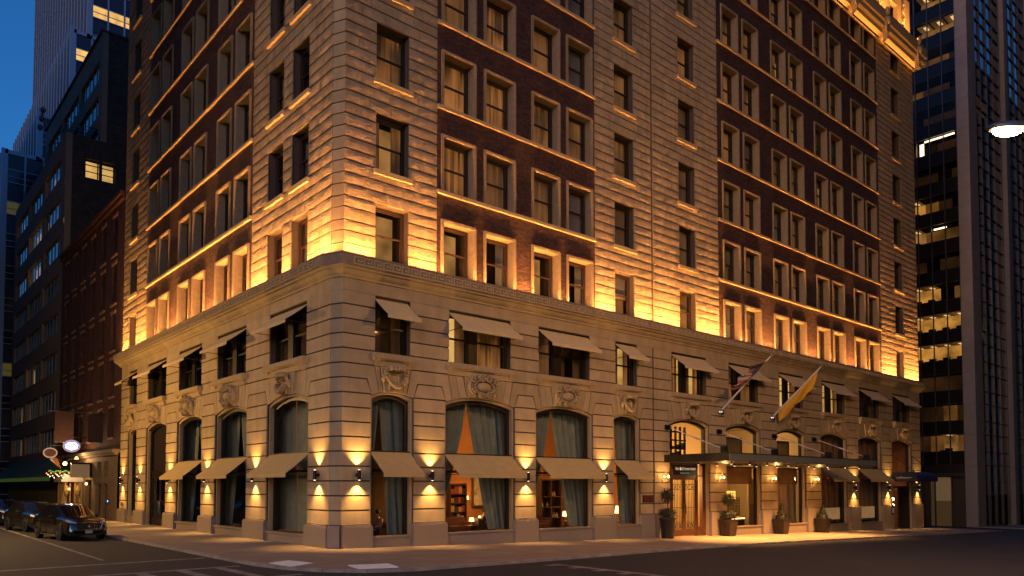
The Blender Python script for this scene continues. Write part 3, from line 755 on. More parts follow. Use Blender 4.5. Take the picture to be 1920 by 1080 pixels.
# course levels: eight to a storey
lev = [Z0 - .02]
cz = HEAD(0) - 5*.472
while cz < Z0 + .1: cz += .472
lev = [11.40, 12.03, 12.53, 12.95, 13.47]
k = 0; zz_ = 13.92
while zz_ < TOPZ:
    lev.append(zz_); zz_ += (.49 if k % 2 == 0 else .45375); k += 1
lev.append(TOPZ)
blocks = []
for side in 'RL':
    for typ, u0, u1, wins in secs[side]:
        if typ == 'stone':
            opens = [(a, b_, SILL(k) + .0 if k else 11.3, HEAD(k)) for a, b_ in wins for k in range(NFL)]
            m = FM(side); wall_grid(m, u0, u1, 11.3, TOPZ, opens, .05, .5); m.build('joint_wall', 'joint', hotel, recalc=False)
            breaks_special = [19.45, 19.63] if (side == 'R' and u0 < 19 < u1) else []
            for ci in range(len(lev) - 1):
                za, zb = lev[ci] + .022, lev[ci+1] - .022
                cuts = []
                for a, b_, oz0, oz1 in opens:
                    if min(zb, oz1) - max(za, oz0) > .28: cuts.append((a, b_))
                spans = []; cur = u0
                for a, b_ in sorted(cuts): spans.append((cur, a)); cur = b_
                spans.append((cur, u1))
                out = []
                for s0, s1 in spans:
                    if breaks_special and s0 < 19.4 < s1: out += [(s0, 19.45), (19.63, s1)]
                    else: out.append((s0, s1))
                for s0, s1 in out:
                    n = max(1, int(round((s1 - s0)/RND.uniform(.85, 1.25)))); ed = [s0] + sorted(s0 + (s1-s0)*(q + RND.uniform(-.22, .22))/n for q in range(1, n)) + [s1]
                    for q in range(n): blocks.append((side, ed[q] + (.006 if q else 0), ed[q+1] - (.006 if q < n-1 else 0), za, zb))
        else:
            opens = [(a + .003, b_ - .003, SILL(k) + .17 if k else 11.3, (SILL(k) + .17 if k else 11.52) + 2.508) for a, b_ in wins for k in range(NFL)]
            m = FM(side); wall_grid(m, u0, u1, 11.3, TOPZ, opens, .0, .45); m.build('brick_wall', 'dark_brick', hotel, recalc=False)
            for k in range(1, NFL):
                m = FM(side); m.box((u0 + .004, -.13, SILL(k)), (u1 - .004, .05, SILL(k) + .12)); m.box((u0 + .004, -.10, SILL(k) + .12), (u1 - .004, .05, SILL(k) + .17))
                m.build('sill_course', 'carving', hotel)
        for a, b_ in wins:
            for k in range(NFL):
                c = (a + b_)/2; zb = (SILL(k) + .19) if k else 11.55
                if typ == 'brick':
                    zb = (SILL(k) + .17) if k else 11.52
                    fplace('window_surround', SURR, side, c, 0, zb, hotel)
                elif k: fplace('window_sill', SILLM, side, c, 0, SILL(k), hotel)
                near = side == 'R' and c < 16
                fm = 'brown_frame' if k == 0 else ('window_wood' if RND.random() < .4 else 'window_dark')
                wobj = fplace('window', WIN[fm][0], side, c, .36, zb, hotel)
                link('sash', WIN[fm][1], wobj); link('sash', WIN[fm][2], wobj)
                link('pane', PANE_U, wobj); link('pane', PANE_L, wobj)
                q = RND.random()
                if side == 'R' and u0 < 5:                       # corner stone bay and first brick bay
                    if k == 0: style = ['half', 'room', 'grey2', 'room', 'grey2'][[1.68,4.93,7.32,10.29,12.68].index(a)]
                    elif typ == 'stone': style = 'glow' if k != 1 else 'room2'
                    else: style = ('glow' if q < .75 else 'warm') if wins.index((a, b_)) < 2 else ('warm' if q < .55 else 'glow' if wins.index((a, b_)) == 2 else 'grey')
                elif side == 'R': style = 'warm' if q < .42 else 'dim' if q < .62 else 'grey' if q < .8 else 'blind' if q < .93 else 'room2'
                else: style = 'dark' if q < .6 else 'dim2' if q < .85 else 'grey2'
                if side == 'R' and u0 > 20 and k == 2 and abs(a - 38.44) < .1: style = 'bright'
                if style in ('glow', 'warm', 'dim', 'grey'): link('curtain', CUR['curtain_' + style], wobj, (0, .30, 0))
                elif style == 'grey2' or style == 'dim2':
                    for d_ in CUR['curtain_' + ('grey' if style[0] == 'g' else 'dim') + '2']: link('curtain', d_, wobj, (0, .30, 0))
                elif style == 'blind': link('blind', BLIND, wobj, (0, .25, 0)); link('curtain', CUR['curtain_dim'], wobj, (0, .45, 0))
                elif style == 'bright': link('room_wall', ROOM['room_bright'], wobj, (0, .6, 0))
                elif style in ('room', 'half'): link('room_wall', ROOM['room_dim'], wobj, (0, .9, 0))
                elif style == 'room2':
                    for d_ in CUR['curtain_warm2']: link('curtain', d_, wobj, (0, .30, 0))
                    link('room_wall', ROOM['room_dim'], wobj, (0, .8, 0))
def bsize(bk):
    p = Vector(T(bk[0], (bk[1]+bk[2])/2, 0, (bk[3]+bk[4])/2)) - CAM
    fwd = p.dot(Vector((.659*.999, .752*.999, .041))); right = p.dot(Vector((.752, -.659, 0)))
    if fwd < 1 or abs(right/fwd) > .72 or (p.z/fwd) > .70: return 0
    cosn = abs((p.y if bk[0] == 'R' else p.x))/p.length
    return (bk[2]-bk[1])*(bk[4]-bk[3])*cosn/(p.length**2)
blocks.sort(key=bsize, reverse=True)
rest = {'R': FM('R'), 'L': FM('L')}
for i, (side, a, b_, z0, z1) in enumerate(blocks):
    kk = RND.randrange(8)
    if i < 300: fplace('rock_faced_block', ROCKD[kk], side, a, 0, z0, hotel, (b_ - a, 1, z1 - z0))
    else: rest[side].mesh([(a + (b_-a)*u, d, z0 + (z1-z0)*z) for u, d, z in ROCKM[kk].v], ROCKM[kk].f)
for side in 'RL': rest[side].build('rock_faced_block', 'rock_stone', hotel, recalc=False, kind='stuff')
chamfer_block(11.3, TOPZ, 0.09, 'joint', 'corner_core')
for ci in range(len(lev) - 1): chamfer_block(lev[ci] + .022, lev[ci+1] - .022, 0.015, 'limestone', 'corner_block')
# upper cornice, attic storey, roof and dark core
sweep('upper_cornice', [(0, 39.55), (.10, 39.55), (.16, 39.68), (.42, 39.76), (.60, 39.82), (.64, 40.12), (.84, 40.24), (.84, 40.62), (.95, 40.72), (.95, 40.85)], 'carving')
sweep('parapet_band', [(.95, 40.85), (.9, 40.87), (.9, 41.55), (.95, 41.6), (.80, 41.6), (.80, 41.35), (-.05, 41.35)], 'carving')
cons = MB()
cons.box((-.28, -1.0, 39.55), (.28, -.5, 40.75)); spiral(cons, (0, 39.55), .24, 1.4, 1, .09, -.9); cons.ball((0, -1.02, 40.5), (.26, .18, .35), 10, 6); cons.ball((0, -.95, 41.3), (.22, .2, .42), 10, 6)
cons.tube([(0, -.8, 39.5), (0, -.75, 39.1), (0, -.55, 38.85)], [.22, .16, .08], 8)
CONS = cons.data('cornice_console', 'carving', smooth=True)
for u in (26.3, 31.9, 37.8, 43.8, 49.4, 55.9): fplace('cornice_console', CONS, 'R', u, 0, .3, hotel)
for u in (-30.0, -25, -16.9, -8.6): fplace('cornice_console', CONS, 'L', u, 0, .3, hotel)
for side, ua, ub in (('R', CH_R, R_END), ('L', L_END, CH_L)):
    opens = []
    u = ua + 2.0
    while u + 1.7 < ub: opens.append((u, u + 1.6, 41.6, 44.3)); u += 4.4
    if side == 'R': opens = [o for o in opens if o[0] < 50] + [(52.6, 54.2, 41.6, 44.6)]
    m = FM(side); wall_grid(m, ua, ub, 41.0, 46.0, opens, .12, .5); m.build('attic_wall', 'carving', hotel, recalc=False)
    m = FM(side); m.box((ua, .62, 11.3), (ub, .64, 11.45)); m.build('floor_slab', 'joint', hotel)
    m = FM(side); m.face([(ua, 1.7, 7.0), (ub, 1.7, 7.0), (ub, 1.7, 46), (ua, 1.7, 46)]); m.build('interior_wall', 'room_dark', hotel, recalc=False)
m = FM('R')
for u in (50.3, 55.3):
    for k in range(14): m.ball((u + .12*math.sin(k*1.7), .04, 42.2 + .22*k), (.2, .12, .14), 7, 4)
m.build('garland', 'carving', hotel, smooth=True)
m = MB(); m.box((.9, 1.0, 45.9), (56.3, 30.3, 46.3)); m.build('roof', 'joint', hotel)
m = MB(); m.face([(56.8, .3, -3), (56.8, 30.8, -3), (56.8, 30.8, 46), (56.8, .3, 46)]); m.face([(.3, 30.8, -3), (56.8, 30.8, -3), (56.8, 30.8, 46), (.3, 30.8, 46)]); m.build('rear_wall', 'brown_brick', hotel, recalc=False)
# ------------------------------------------------------------------ windows of the two lower storeys
ZB_R = [.40, .40, .36, .36, None, -.1, -.14, -.35, -.4, None]
def ring_poly(m, o1, o2, d0, d1):
    n = len(o1)
    for k in range(n):
        k2 = (k + 1) % n; p, q, r_, s_ = o1[k], o1[k2], o2[k2], o2[k]
        m.face([(p[0],d0,p[1]),(q[0],d0,q[1]),(r_[0],d0,r_[1]),(s_[0],d0,s_[1])])
        m.face([(s_[0],d0,s_[1]),(r_[0],d0,r_[1]),(r_[0],d1,r_[1]),(s_[0],d1,s_[1])])
def arched_window(side, a, b, zb, bars=(), tr=None, glass_m='shop_glass', zlow=None):
    m = FM(side); o1, o2 = outline(a, b, zb, .125, 14), outline(a, b, zb, .27, 14)
    ring_poly(m, o1, o2, .30, .46)
    if tr: m.box((a + .27, .31, tr - .05), (b - .27, .45, tr + .05))
    for u in bars: m.box((u - .04, .33, zb + .27), (u + .04, .43, (tr - .05) if tr else SPR))
    w = m.build('window', 'bronze', hotel, recalc=False)
    p = FM(side); p.face([(u, .42, z) for u, z in o2]); p.build('pane', glass_m, w, recalc=False)
    return w
for gi, (a, b) in enumerate(R_G):
    if gi in (4, 9): continue
    arched_window('R', a, b, ZB_R[gi], tr=3.05 if gi < 4 else 3.62)
for gi, (a, b) in enumerate(L_G):
    if gi == 1: continue
    arched_window('L', a, b, .42, tr=3.05)
# second storey sash windows with their mullions
def flat_window(side, a, b, single):
    zb, zt = 7.78, 10.10
    m = FM(side); t = .12
    m.box((a, .30, zb), (a + t, .48, zt)); m.box((b - t, .30, zb), (b, .48, zt)); m.box((a + t, .30, zt - t), (b - t, .48, zt)); m.box((a + t, .30, zb), (b - t, .48, zb + .08))
    w = b - a; cells = [(a + t, b - t)] if single else [(a + t, a + w*.36), (a + w*.36 + .5, b - t)]
    if not single: m.box((a + w*.36, .28, zb + .08), (a + w*.36 + .5, .48, zt - t))
    wd = m.build('window', 'bronze', hotel)
    for x0, x1 in cells:
        s = FM(side); zm = (zb + zt)/2
        s.box((x0, .36, zm - .04), (x1, .44, zm + .04))
        for e in (x0, x1 - .05): s.box((e, .36, zb + .08), (e + .05, .44, zm - .04)); s.box((e, .36, zm + .04), (e + .05, .44, zt - t))
        s.build('sash', 'bronze', wd)
        for z0, z1 in ((zb + .08, zm - .04), (zm + .04, zt - t)):
            p = FM(side); p.box((x0 + .05, .395, z0), (x1 - .05, .403, z1)); p.build('pane', 'pane_glass', wd)
    return wd, cells
def second_floor(side, a, b, single, lit):
    wd, cells = flat_window(side, a, b, single)
    for ci, (x0, x1) in enumerate(cells):
        def cur(c0, c1, mname):
            m = FM(side); pl = pleat(c0, c1, 7.80, 10.0, max(4, int((c1-c0)*9)), .035); m.v = [T(side, x, .68 + y, z) for x, y, z in pl.v]; m.f = pl.f; m.mi = pl.mi
            m.build('curtain', mname, wd, recalc=False)
        st = lit[ci % len(lit)]
        if st == 'B':
            r = FM(side); r.box((x0, .95, 7.8), (x1, .97, 10.0)); r.build('room_wall', 'room_bright', wd); cur(x0 + (x1-x0)*.55, x1, 'curtain_warm')
        elif st == 'C': cur(x0, x1, 'curtain_glow')
        elif st == 'H':
            r = FM(side); r.box((x0, .95, 7.8), (x1, .97, 10.0)); r.build('room_wall', 'room_lit', wd); cur(x0, x0 + (x1-x0)*.5, 'curtain_warm'); cur(x0 + (x1-x0)*.8, x1, 'curtain_glow')
        elif st == 'W': cur(x0, x1, 'curtain_warm')
        elif st == 'D': cur(x0, x0 + (x1-x0)*.35, 'brown_cloth'); cur(x0 + (x1-x0)*.7, x1, 'brown_cloth')
LIT_R = ['D', 'BC', 'WD', 'H', 'HH', 'HW', 'HB', 'BH', 'DD', 'BD']
for i, (a, b) in enumerate(R_2): second_floor('R', a, b, b - a < 2.2, LIT_R[i])
for i, (a, b) in enumerate(L_2): second_floor('L', a, b, b - a < 2.2, 'D')

# ------------------------------------------------------------------ awnings
def awning(side, a, b, ztop, dback, zfront, dfront, val, cloth, label, group):
    t = thing('awning', label, 'awning', T(side, (a+b)/2, 0, 0), RZ[side], group)
    w = (b - a)/2; N = 10
    m = MB()
    def top(x, s): return (x, dback + (dfront - dback)*s, ztop + (zfront - ztop)*s - .035*math.sin(math.pi*s))
    for i in range(N):
        for j in range(4):
            x0, x1 = -w + 2*w*i/N, -w + 2*w*(i+1)/N; s0, s1 = j/4, (j+1)/4
            m.face([top(x0,s0), top(x1,s0), top(x1,s1), top(x0,s1)])
    m.build('canopy_cloth', cloth, t, recalc=False, smooth=True)
    v = MB()
    for i in range(N):
        x0, x1 = -w + 2*w*i/N, -w + 2*w*(i+1)/N
        v.face([(x0, dfront - .004, zfront), (x1, dfront - .004, zfront), (x1, dfront - .008 - .01*math.sin(i*2.1+2), zfront - val), (x0, dfront - .008 - .01*math.sin(i*2.1), zfront - val)])
    v.build('valance', cloth, t, recalc=False)
    f = MB()
    for s in (-1, 1):
        f.tube([(s*(w-.03), dback + .02, ztop - .03), (s*(w-.03), dfront + .03, zfront - .03)], .018, 6)
        f.tube([(s*(w-.03), .34, zfront - .03), (s*(w-.03), dfront + .03, zfront - .03)], .016, 6)
    f.tube([(-w + .02, dfront + .02, zfront - .02), (w - .02, dfront + .02, zfront - .02)], .018, 6)
    f.build('frame', 'black_metal', t)
    c = MB(); c.box((-w, dback - .0, ztop - .04), (w, dback + .12, ztop + .05)); c.build('cassette', 'bronze', t)
NAME_R = ['narrow arched window at the street corner', 'wide arched window second from the corner', 'wide arched window third from the corner', 'narrow arched window next to the wall plaque',
          'revolving bay', '', '', 'shop window just beyond the dark glass canopy', 'shop window next to the blue door awning', '']
for i in (0, 1, 2, 3, 7, 8):
    a, b = R_G[i]; zb = 3.80 if i < 4 else 3.78
    awning('R', a + .05, b - .10, zb, .12, zb - .86, -.92, .17, 'awning_cloth', 'tan sloping awning across the ' + NAME_R[i], 'tan awnings over the street windows')
NAME_L = ['', '', 'arched window beside the dark side-street door', 'arched window in the middle of the side street front', 'side street window at the corner pier']
for i in (2, 3, 4):
    a, b = L_G[i]; awning('L', a + .10, b - .05, 3.80, .12, 2.94, -.92, .17, 'awning_cloth', 'tan sloping awning across the ' + NAME_L[i], 'tan awnings over the side street windows')
ORD = ['narrow upper window with a festoon below, nearest the corner', 'upper window with the bright left pane', 'upper window over the second large cartouche', 'narrow upper window left of the wall joint',
       'upper window above the hotel entrance', 'upper window behind the striped flag', 'upper window behind the orange flag', 'upper window just past the orange flag', 'unlit upper window second from the far end', 'upper window at the far end above the blue awning']
for i, (a, b) in enumerate(R_2):
    awning('R', a + .03, b - .08, 10.03, .10, 9.24, -.92, .15, 'awning_pale', 'pale slanted awning over the ' + ORD[i], 'pale awnings over the upper windows')
ORDL = ['small upper side window next to the red brick house', 'upper side window above the dark double door', 'upper side window in the middle of its row', 'upper side window second from the corner', 'upper side window with a festoon, nearest the corner']
for i, (a, b) in enumerate(L_2):
    awning('L', a + .08, b - .03, 10.03, .10, 9.24, -.92, .15, 'awning_pale', 'pale slanted awning over the ' + ORDL[i], 'pale awnings over the side street upper windows')

# ------------------------------------------------------------------ up-and-down wall lights
WARM = (1.0, 0.53, 0.16)
def sconce(side, u, z, label, pw=1.0):
    t = thing('wall_light', label, 'wall light', T(side, u, 0, z), RZ[side], 'cylinder lights washing the piers')
    m = MB(); m.lathe([(.055, -.20), (.075, -.195), (.075, .195), (.055, .20)], (0, -.19, 0), 14); m.build('cylinder_shade', 'black_metal', t, smooth=True)
    m = MB(); m.box((-.05, -.13, -.06), (.05, .0, .06)); m.build('bracket', 'black_metal', t)
    for s in (-1, 1):
        m = MB(); m.lathe([(.045, s*.203), (.045, s*.207)], (0, -.19, 0), 10); m.build('lens', 'lamp_white', t)
    for s in (-1, 1):
        lamp('SPOT', (0, -.19, s*.22), 210*pw, WARM, (math.pi if s > 0 else 0, 0, 0), rad(96), 1.0, .025, name='beam', parent=t)
SC = [('R', .92, 2.85, 'black cylinder wall light on the corner pier facing the wide street'), ('R', 4.42, 2.85, 'black cylinder wall light between the two awnings nearest the corner'),
      ('R', 9.92, 2.85, 'black cylinder wall light between the two widest awnings'), ('R', 15.40, 2.85, 'black cylinder wall light left of the narrow awning by the plaque'),
      ('R', 43.83, 2.3, 'black cylinder wall light between the two tan awnings beyond the canopy'), ('R', 49.88, 2.3, 'black cylinder wall light left of the blue awning'),
      ('R', 55.9, 2.3, 'black cylinder wall light on the last pier right of the blue awning'),
      ('L', -1.36, 2.85, 'black cylinder wall light on the corner pier facing the side street'), ('L', -7.6, 2.85, 'black cylinder wall light between the first two side street awnings'),
      ('L', -13.85, 2.85, 'black cylinder wall light left of the middle side street awning'), ('L', -19.9, 2.8, 'black cylinder wall light right of the dark side street door'),
      ('L', -25.95, 2.8, 'black cylinder wall light left of the dark side street door'), ('L', -29.95, 2.8, 'black cylinder wall light on the end pier next to the red brick house')]
for s in SC: sconce(*s)

# candle lanterns at the entrance
def lantern(u, z, label):
    t = thing('wall_lantern', label, 'lantern', T('R', u, 0, z), 0, 'glowing candle lanterns beside the entrance')
    m = MB(); m.lathe([(.06, -.10), (.075, -.06), (.075, .06), (.06, .10)], (0, -.03, 0), 10); m.tube([(0, -.03, -.02), (0, -.16, -.10), (0, -.28, -.06), (0, -.30, .02)], .014, 6)
    m.tube([(-.20, -.30, .04), (-.10, -.30, -.04), (0, -.30, .0), (.10, -.30, -.04), (.20, -.30, .04)], .012, 6)
    m.build('arm', 'brass', t)
    for dx, dy in ((-.2, -.30), (.2, -.30), (0, -.42)):
        m = MB(); m.lathe([(.035, 0), (.05, .03), (.015, .035), (.015, .13)], (dx, dy, .04), 8); m.build('candle', 'brass', t)
        m = MB(); m.lathe([(.05, 0.0), (.075, .06), (.085, .16), (.06, .24)], (dx, dy, .10), 8); m.build('glass_shade', 'pane_glass', t)
        m = MB(); m.ball((dx, dy, .22), (.026, .026, .06), 8, 5); m.build('flame_bulb', 'flame', t)
    m = MB(); m.tube([(0, -.30, .0), (0, -.30, .34), (0, -.26, .40), (0, -.30, .46)], .012, 6); m.build('finial', 'brass', t)
    lamp('POINT', (0, -.48, .26), 22, (1, .50, .16), radius=.09, name='glow', parent=t)
lantern(20.28, 2.72, 'glowing candle lantern left of the entrance doors'); lantern(25.75, 2.72, 'glowing candle lantern right of the entrance doors')
lantern(31.75, 2.70, 'glowing candle lantern on the pier between the two lit shop windows'); lantern(37.5, 2.68, 'glowing candle lantern under the far end of the canopy')

# ------------------------------------------------------------------ entrance doors, side door, shopfront fittings
a, b = R_G[4]; zf = gz(22)
m = FM('R')
m.box((21.1, .28, zf - .3), (21.56, .5, 4.06)); m.box((23.92, .28, zf - .3), (24.06, .5, 4.06)); m.box((24.50, .28, zf - .3), (24.83, .5, 4.06))
m.box((21.56, .28, 2.98), (24.50, .5, 3.06)); m.box((21.1, .26, 3.62), (24.83, .5, 4.06)); m.box((24.06, .30, zf - .3), (24.50, .46, zf + .5))
door = m.build('entrance_door_frame', 'door_wood', hotel)
m = FM('R'); m.face([(24.06, .40, zf + .5), (24.50, .40, zf + .5), (24.50, .40, 2.98), (24.06, .40, 2.98)]); m.build('side_light', 'shop_glass', door, recalc=False)
m = FM('R')
o = [p for p in outline(a, b, 4.06, .125, 14)]; o2 = outline(a, b, 4.06, .24, 14)
ring_poly(m, o, o2, .28, .48); w = m.build('window', 'bronze', hotel, recalc=False)
m = FM('R'); m.face([(u, .42, z) for u, z in o2]); m.build('pane', 'shop_glass', w, recalc=False)
for k, (x0, x1) in enumerate(((21.56, 22.73), (22.75, 23.92))):
    m = FM('R'); t_ = .15
    m.box((x0, .32, zf), (x0 + t_, .40, 2.98)); m.box((x1 - t_, .32, zf), (x1, .40, 2.98)); m.box((x0 + t_, .32, 2.78), (x1 - t_, .40, 2.98)); m.box((x0 + t_, .32, zf), (x1 - t_, .40, zf + .38))
    d = m.build('door', 'door_wood', hotel)
    m = FM('R'); m.box((x0 + t_, .355, zf + .38), (x1 - t_, .365, 2.78)); m.build('pane', 'shop_glass', d)
    m = FM('R')
    for q in range(1, 6):
        u = x0 + t_ + (x1 - x0 - 2*t_)*q/6; m.box((u - .02, .335, zf + .38), (u + .02, .35, 2.78))
    for z_ in (zf + .75, 1.15, 2.2, 2.5): m.box((x0 + t_, .338, z_), (x1 - t_, .348, z_ + .025))
    for q in (0, 1, 2, 3):
        u = x0 + t_ + (x1-x0-2*t_)*(q+.5)/4
        m.tube([(u + .09*math.cos(t2), .34, 2.35 + .11*math.sin(t2)) for t2 in [2*math.pi*i/10 for i in range(11)]], .01, 5, cap=False)
        m.tube([(u + .10*math.cos(t2), .34, zf + .57 + .14*math.sin(t2)) for t2 in [2*math.pi*i/10 for i in range(11)]], .01, 5, cap=False)
    m.build('grille', 'black_metal', d)
    m = FM('R'); uu = x1 - .09 if k == 0 else x0 + .09
    m.tube([(uu, .32, .75), (uu, .25, .80), (uu, .25, 1.35), (uu, .32, 1.40)], .018, 8); m.build('handle', 'brass', d)
# transom sign over the doors
FONT_SLANT = .28
def text(body, size, loc, rot, m, parent, extr=.006, shear=0.0, align='CENTER', sx=1.0):
    c = bpy.data.curves.new('lettering', 'FONT'); c.body = body; c.size = size; c.extrude = extr; c.offset = -.010 * size / .285; c.shear = shear; c.align_x = align; c.resolution_u = 2
    tmp = bpy.data.objects.new('tmp_text', c); C.objects.link(tmp); bpy.context.view_layer.update()
    me = bpy.data.meshes.new_from_object(tmp.evaluated_get(bpy.context.evaluated_depsgraph_get())); bpy.data.objects.remove(tmp); bpy.data.curves.remove(c)
    me.materials.clear(); me.materials.append(MATS[m]); o = bpy.data.objects.new('lettering', me); C.objects.link(o); o.location = loc; o.rotation_euler = rot; o.scale = (sx, 1, 1)
    if parent: o.parent = parent
    return o
emit('sign_letters', (1.0, .70, .42), .42); emit('sign_letters_small', (.45, 1.0, .72), .18)
t = thing('hotel_sign', 'black sign panel over the entrance doors with glowing script letters', 'sign', (22.72, .22, 3.32))
m = MB(); m.box((-1.16, .0, -.26), (1.20, .05, .30)); m.build('panel', 'black_metal', t)
# hand drawn looking script, stroke by stroke letters
text('The Wall Street Hotel', .285, (0, -.012, .02), (rad(90), 0, 0), 'sign_letters', t, .005, .3, sx=.76)
text('88 WALL STREET', .125, (.0, -.012, -.19), (rad(90), 0, 0), 'sign_letters_small', t, .004, 0)
# side street door (tall, dark)
a, b = L_G[1]
m = FM('L'); o1, o2 = outline(a, b, -.15, .125, 14), outline(a, b, -.15, .30, 14); ring_poly(m, o1, o2, .26, .46)
m.box((a + .3, .30, 3.2), (b - .3, .44, 3.34)); dr = m.build('side_door_frame', 'bronze', hotel, recalc=False)
m = FM('L'); m.face([(u, .43, z) for u, z in outline(a, b, 3.34, .30, 14)]); m.build('transom_panel', 'window_dark', dr, recalc=False)
for k, (x0, x1) in enumerate(((a + .3, (a+b)/2 - .01), ((a+b)/2 + .01, b - .3))):
    m = FM('L'); t2 = .2
    m.box((x0, .33, .0), (x0 + t2, .41, 3.2)); m.box((x1 - t2, .33, 0), (x1, .41, 3.2)); m.box((x0 + t2, .33, 2.95), (x1 - t2, .41, 3.2)); m.box((x0 + t2, .33, 0), (x1 - t2, .41, .5)); m.box((x0 + t2, .33, 1.4), (x1 - t2, .41, 1.52))
    d = m.build('door', 'bronze', hotel); m = FM('L'); m.box((x0 + t2, .36, .5), (x1 - t2, .37, 2.95)); m.build('pane', 'shop_glass', d)
    m = FM('L'); uu = x1 - .1 if k == 0 else x0 + .1; m.tube([(uu, .33, .8), (uu, .26, .85), (uu, .26, 1.5), (uu, .33, 1.55)], .02, 8); m.build('handle', 'steel', d)
# far corner door under the blue awning
a, b = R_G[9]; zf = gz(53)
m = FM('R'); o1, o2 = outline(a, b, zf - .2, .125, 14), outline(a, b, zf - .2, .27, 14); ring_poly(m, o1, o2, .28, .46)
m.box((a + .27, .30, 2.3), (b - .27, .44, 2.42)); m.box((52.9, .30, zf), (53.1, .44, 2.3)); dr = m.build('window', 'bronze', hotel, recalc=False)
m = FM('R'); m.face([(u, .43, z) for u, z in outline(a, b, 2.42, .27, 14)]); m.build('pane', 'shop_glass', dr, recalc=False)
m = FM('R'); m.box((51.1, .36, zf), (52.9, .37, 2.3)); m.build('pane', 'shop_glass', dr)
m = FM('R'); x0, x1 = 53.1, b - .27; m.box((x0, .33, zf), (x1, .40, 2.3)); d = m.build('door', 'bronze', hotel)
# half-height screens in the two bays beyond the canopy
mat('screen_cloth', (.46, .36, .22), .9, var=.1, emis=(1, .6, .25), estr=.06)
for i in (7, 8):
    a, b = R_G[i]; pl = pleat(a + .3, b - .3, ZB_R[i] + .28, .80, 34, .02); m = FM('R'); m.v = [T('R', x, .58 + y, z) for x, y, z in pl.v]; m.f = pl.f; m.mi = pl.mi
    m.build('screen', 'screen_cloth', hotel, recalc=False)
# roller shades in the two shop bays
for i in (5, 6):
    a, b = R_G[i]; m = FM('R'); m.box((a + .9, .55, 2.55), (b - .3, .56, 3.6)); m.build('roller_shade', 'brown_cloth', hotel)

# ------------------------------------------------------------------ glass canopy over the pavement
can = thing('entrance_canopy', 'long dark glass canopy hung on rods over the hotel entrance', 'canopy', (0, 0, 0))
CX0, CX1, CD, CZ0, CZ1 = 20.45, 37.85, 4.3, 3.76, 4.14
mat('fascia_green', (.15, .165, .135), .4)
mat('rod_paint', (.62, .58, .55), .4, metal=.2)
mat('canopy_dark', (.014, .012, .011), .35)
m = MB(); m.box((CX0, -CD, CZ0), (CX1, -CD + .10, CZ1)); m.build('fascia', 'fascia_green', can)
m = MB(); m.box((CX0, -CD + .1, CZ0), (CX0 + .1, -.02, CZ1)); m.box((CX1 - .1, -CD + .1, CZ0), (CX1, -.02, CZ1)); m.box((CX0 + .1, -.12, CZ0), (CX1 - .1, -.02, CZ1)); m.build('side_beam', 'canopy_dark', can)
for k in range(11):
    x = CX0 + .1 + (CX1 - CX0 - .2)*(k + .5)/11
    m = MB(); m.box((x - .05, -CD + .1, CZ0 + .06), (x + .05, -.12, CZ1 - .06)); m.build('rafter', 'canopy_dark', can)
for k in range(12):
    x0 = CX0 + .02 + (CX1 - CX0 - .04)*k/12; x1 = CX0 + .02 + (CX1 - CX0 - .04)*(k+1)/12
    m = MB(); m.box((x0 + .02, -CD + .06, CZ1 + .006), (x1 - .02, -.06, CZ1 + .024)); m.build('glass_panel', 'canopy_glass', can)
m = MB(); m.box((CX0 + .12, -CD + .12, CZ0 - .02), (CX1 - .12, -.14, CZ0 + .02)); m.build('soffit', 'canopy_dark', can)
m = MB(); m.box((CX0 - .03, -CD - .03, CZ1), (CX1 + .03, -CD + .16, CZ1 + .035)); m.box((CX0 - .03, -CD + .16, CZ1), (CX0 + .12, -.02, CZ1 + .035)); m.build('edge_trim', 'canopy_dark', can)
for u in (20.7, 25.8, 32.2, 37.6):
    m = MB(); m.box((u - .18, -.14, 5.62), (u + .18, -.0, 5.88)); m.tube([(u, -.12, 5.76), (u, -.30, 5.70)], .06, 8); m.build('wall_bracket', 'black_metal', can)
    m = MB(); m.tube([(u, -.26, 5.72), (u, -3.75, 4.36)], .028, 8); m.tube([(u, -1.9, 5.078), (u, -2.25, 4.94)], .05, 8); m.build('tie_rod', 'rod_paint', can)
    m = MB(); m.box((u - .05, -3.95, CZ1 + .03), (u + .05, -3.55, CZ1 + .40)); m.tube([(u - .09, -3.75, 4.36), (u + .09, -3.75, 4.36)], .07, 10); m.build('lug', 'black_metal', can)
for k, u in enumerate((21.6, 23.4, 25.2, 27.6, 30.0, 32.4, 34.8, 36.8)):
    for q, d in enumerate((-3.6, -1.5)):
        m = MB(); m.lathe([(.05, 0), (.06, .08), (.03, .14)], (u, d, CZ0 - .16), 10); m.build('downlight', 'black_metal', can)
        m = MB(); m.lathe([(.045, -.006), (.045, -.002)], (u, d, CZ0 - .16), 8); m.build('downlight_lens', 'lamp_white', can)
        if q == 0: lamp('SPOT', (u, d + .9, CZ0 - .20), 850, (1, .43, .12), (0, 0, 0), rad(105), .8, .06, name='downlight_beam', parent=can)

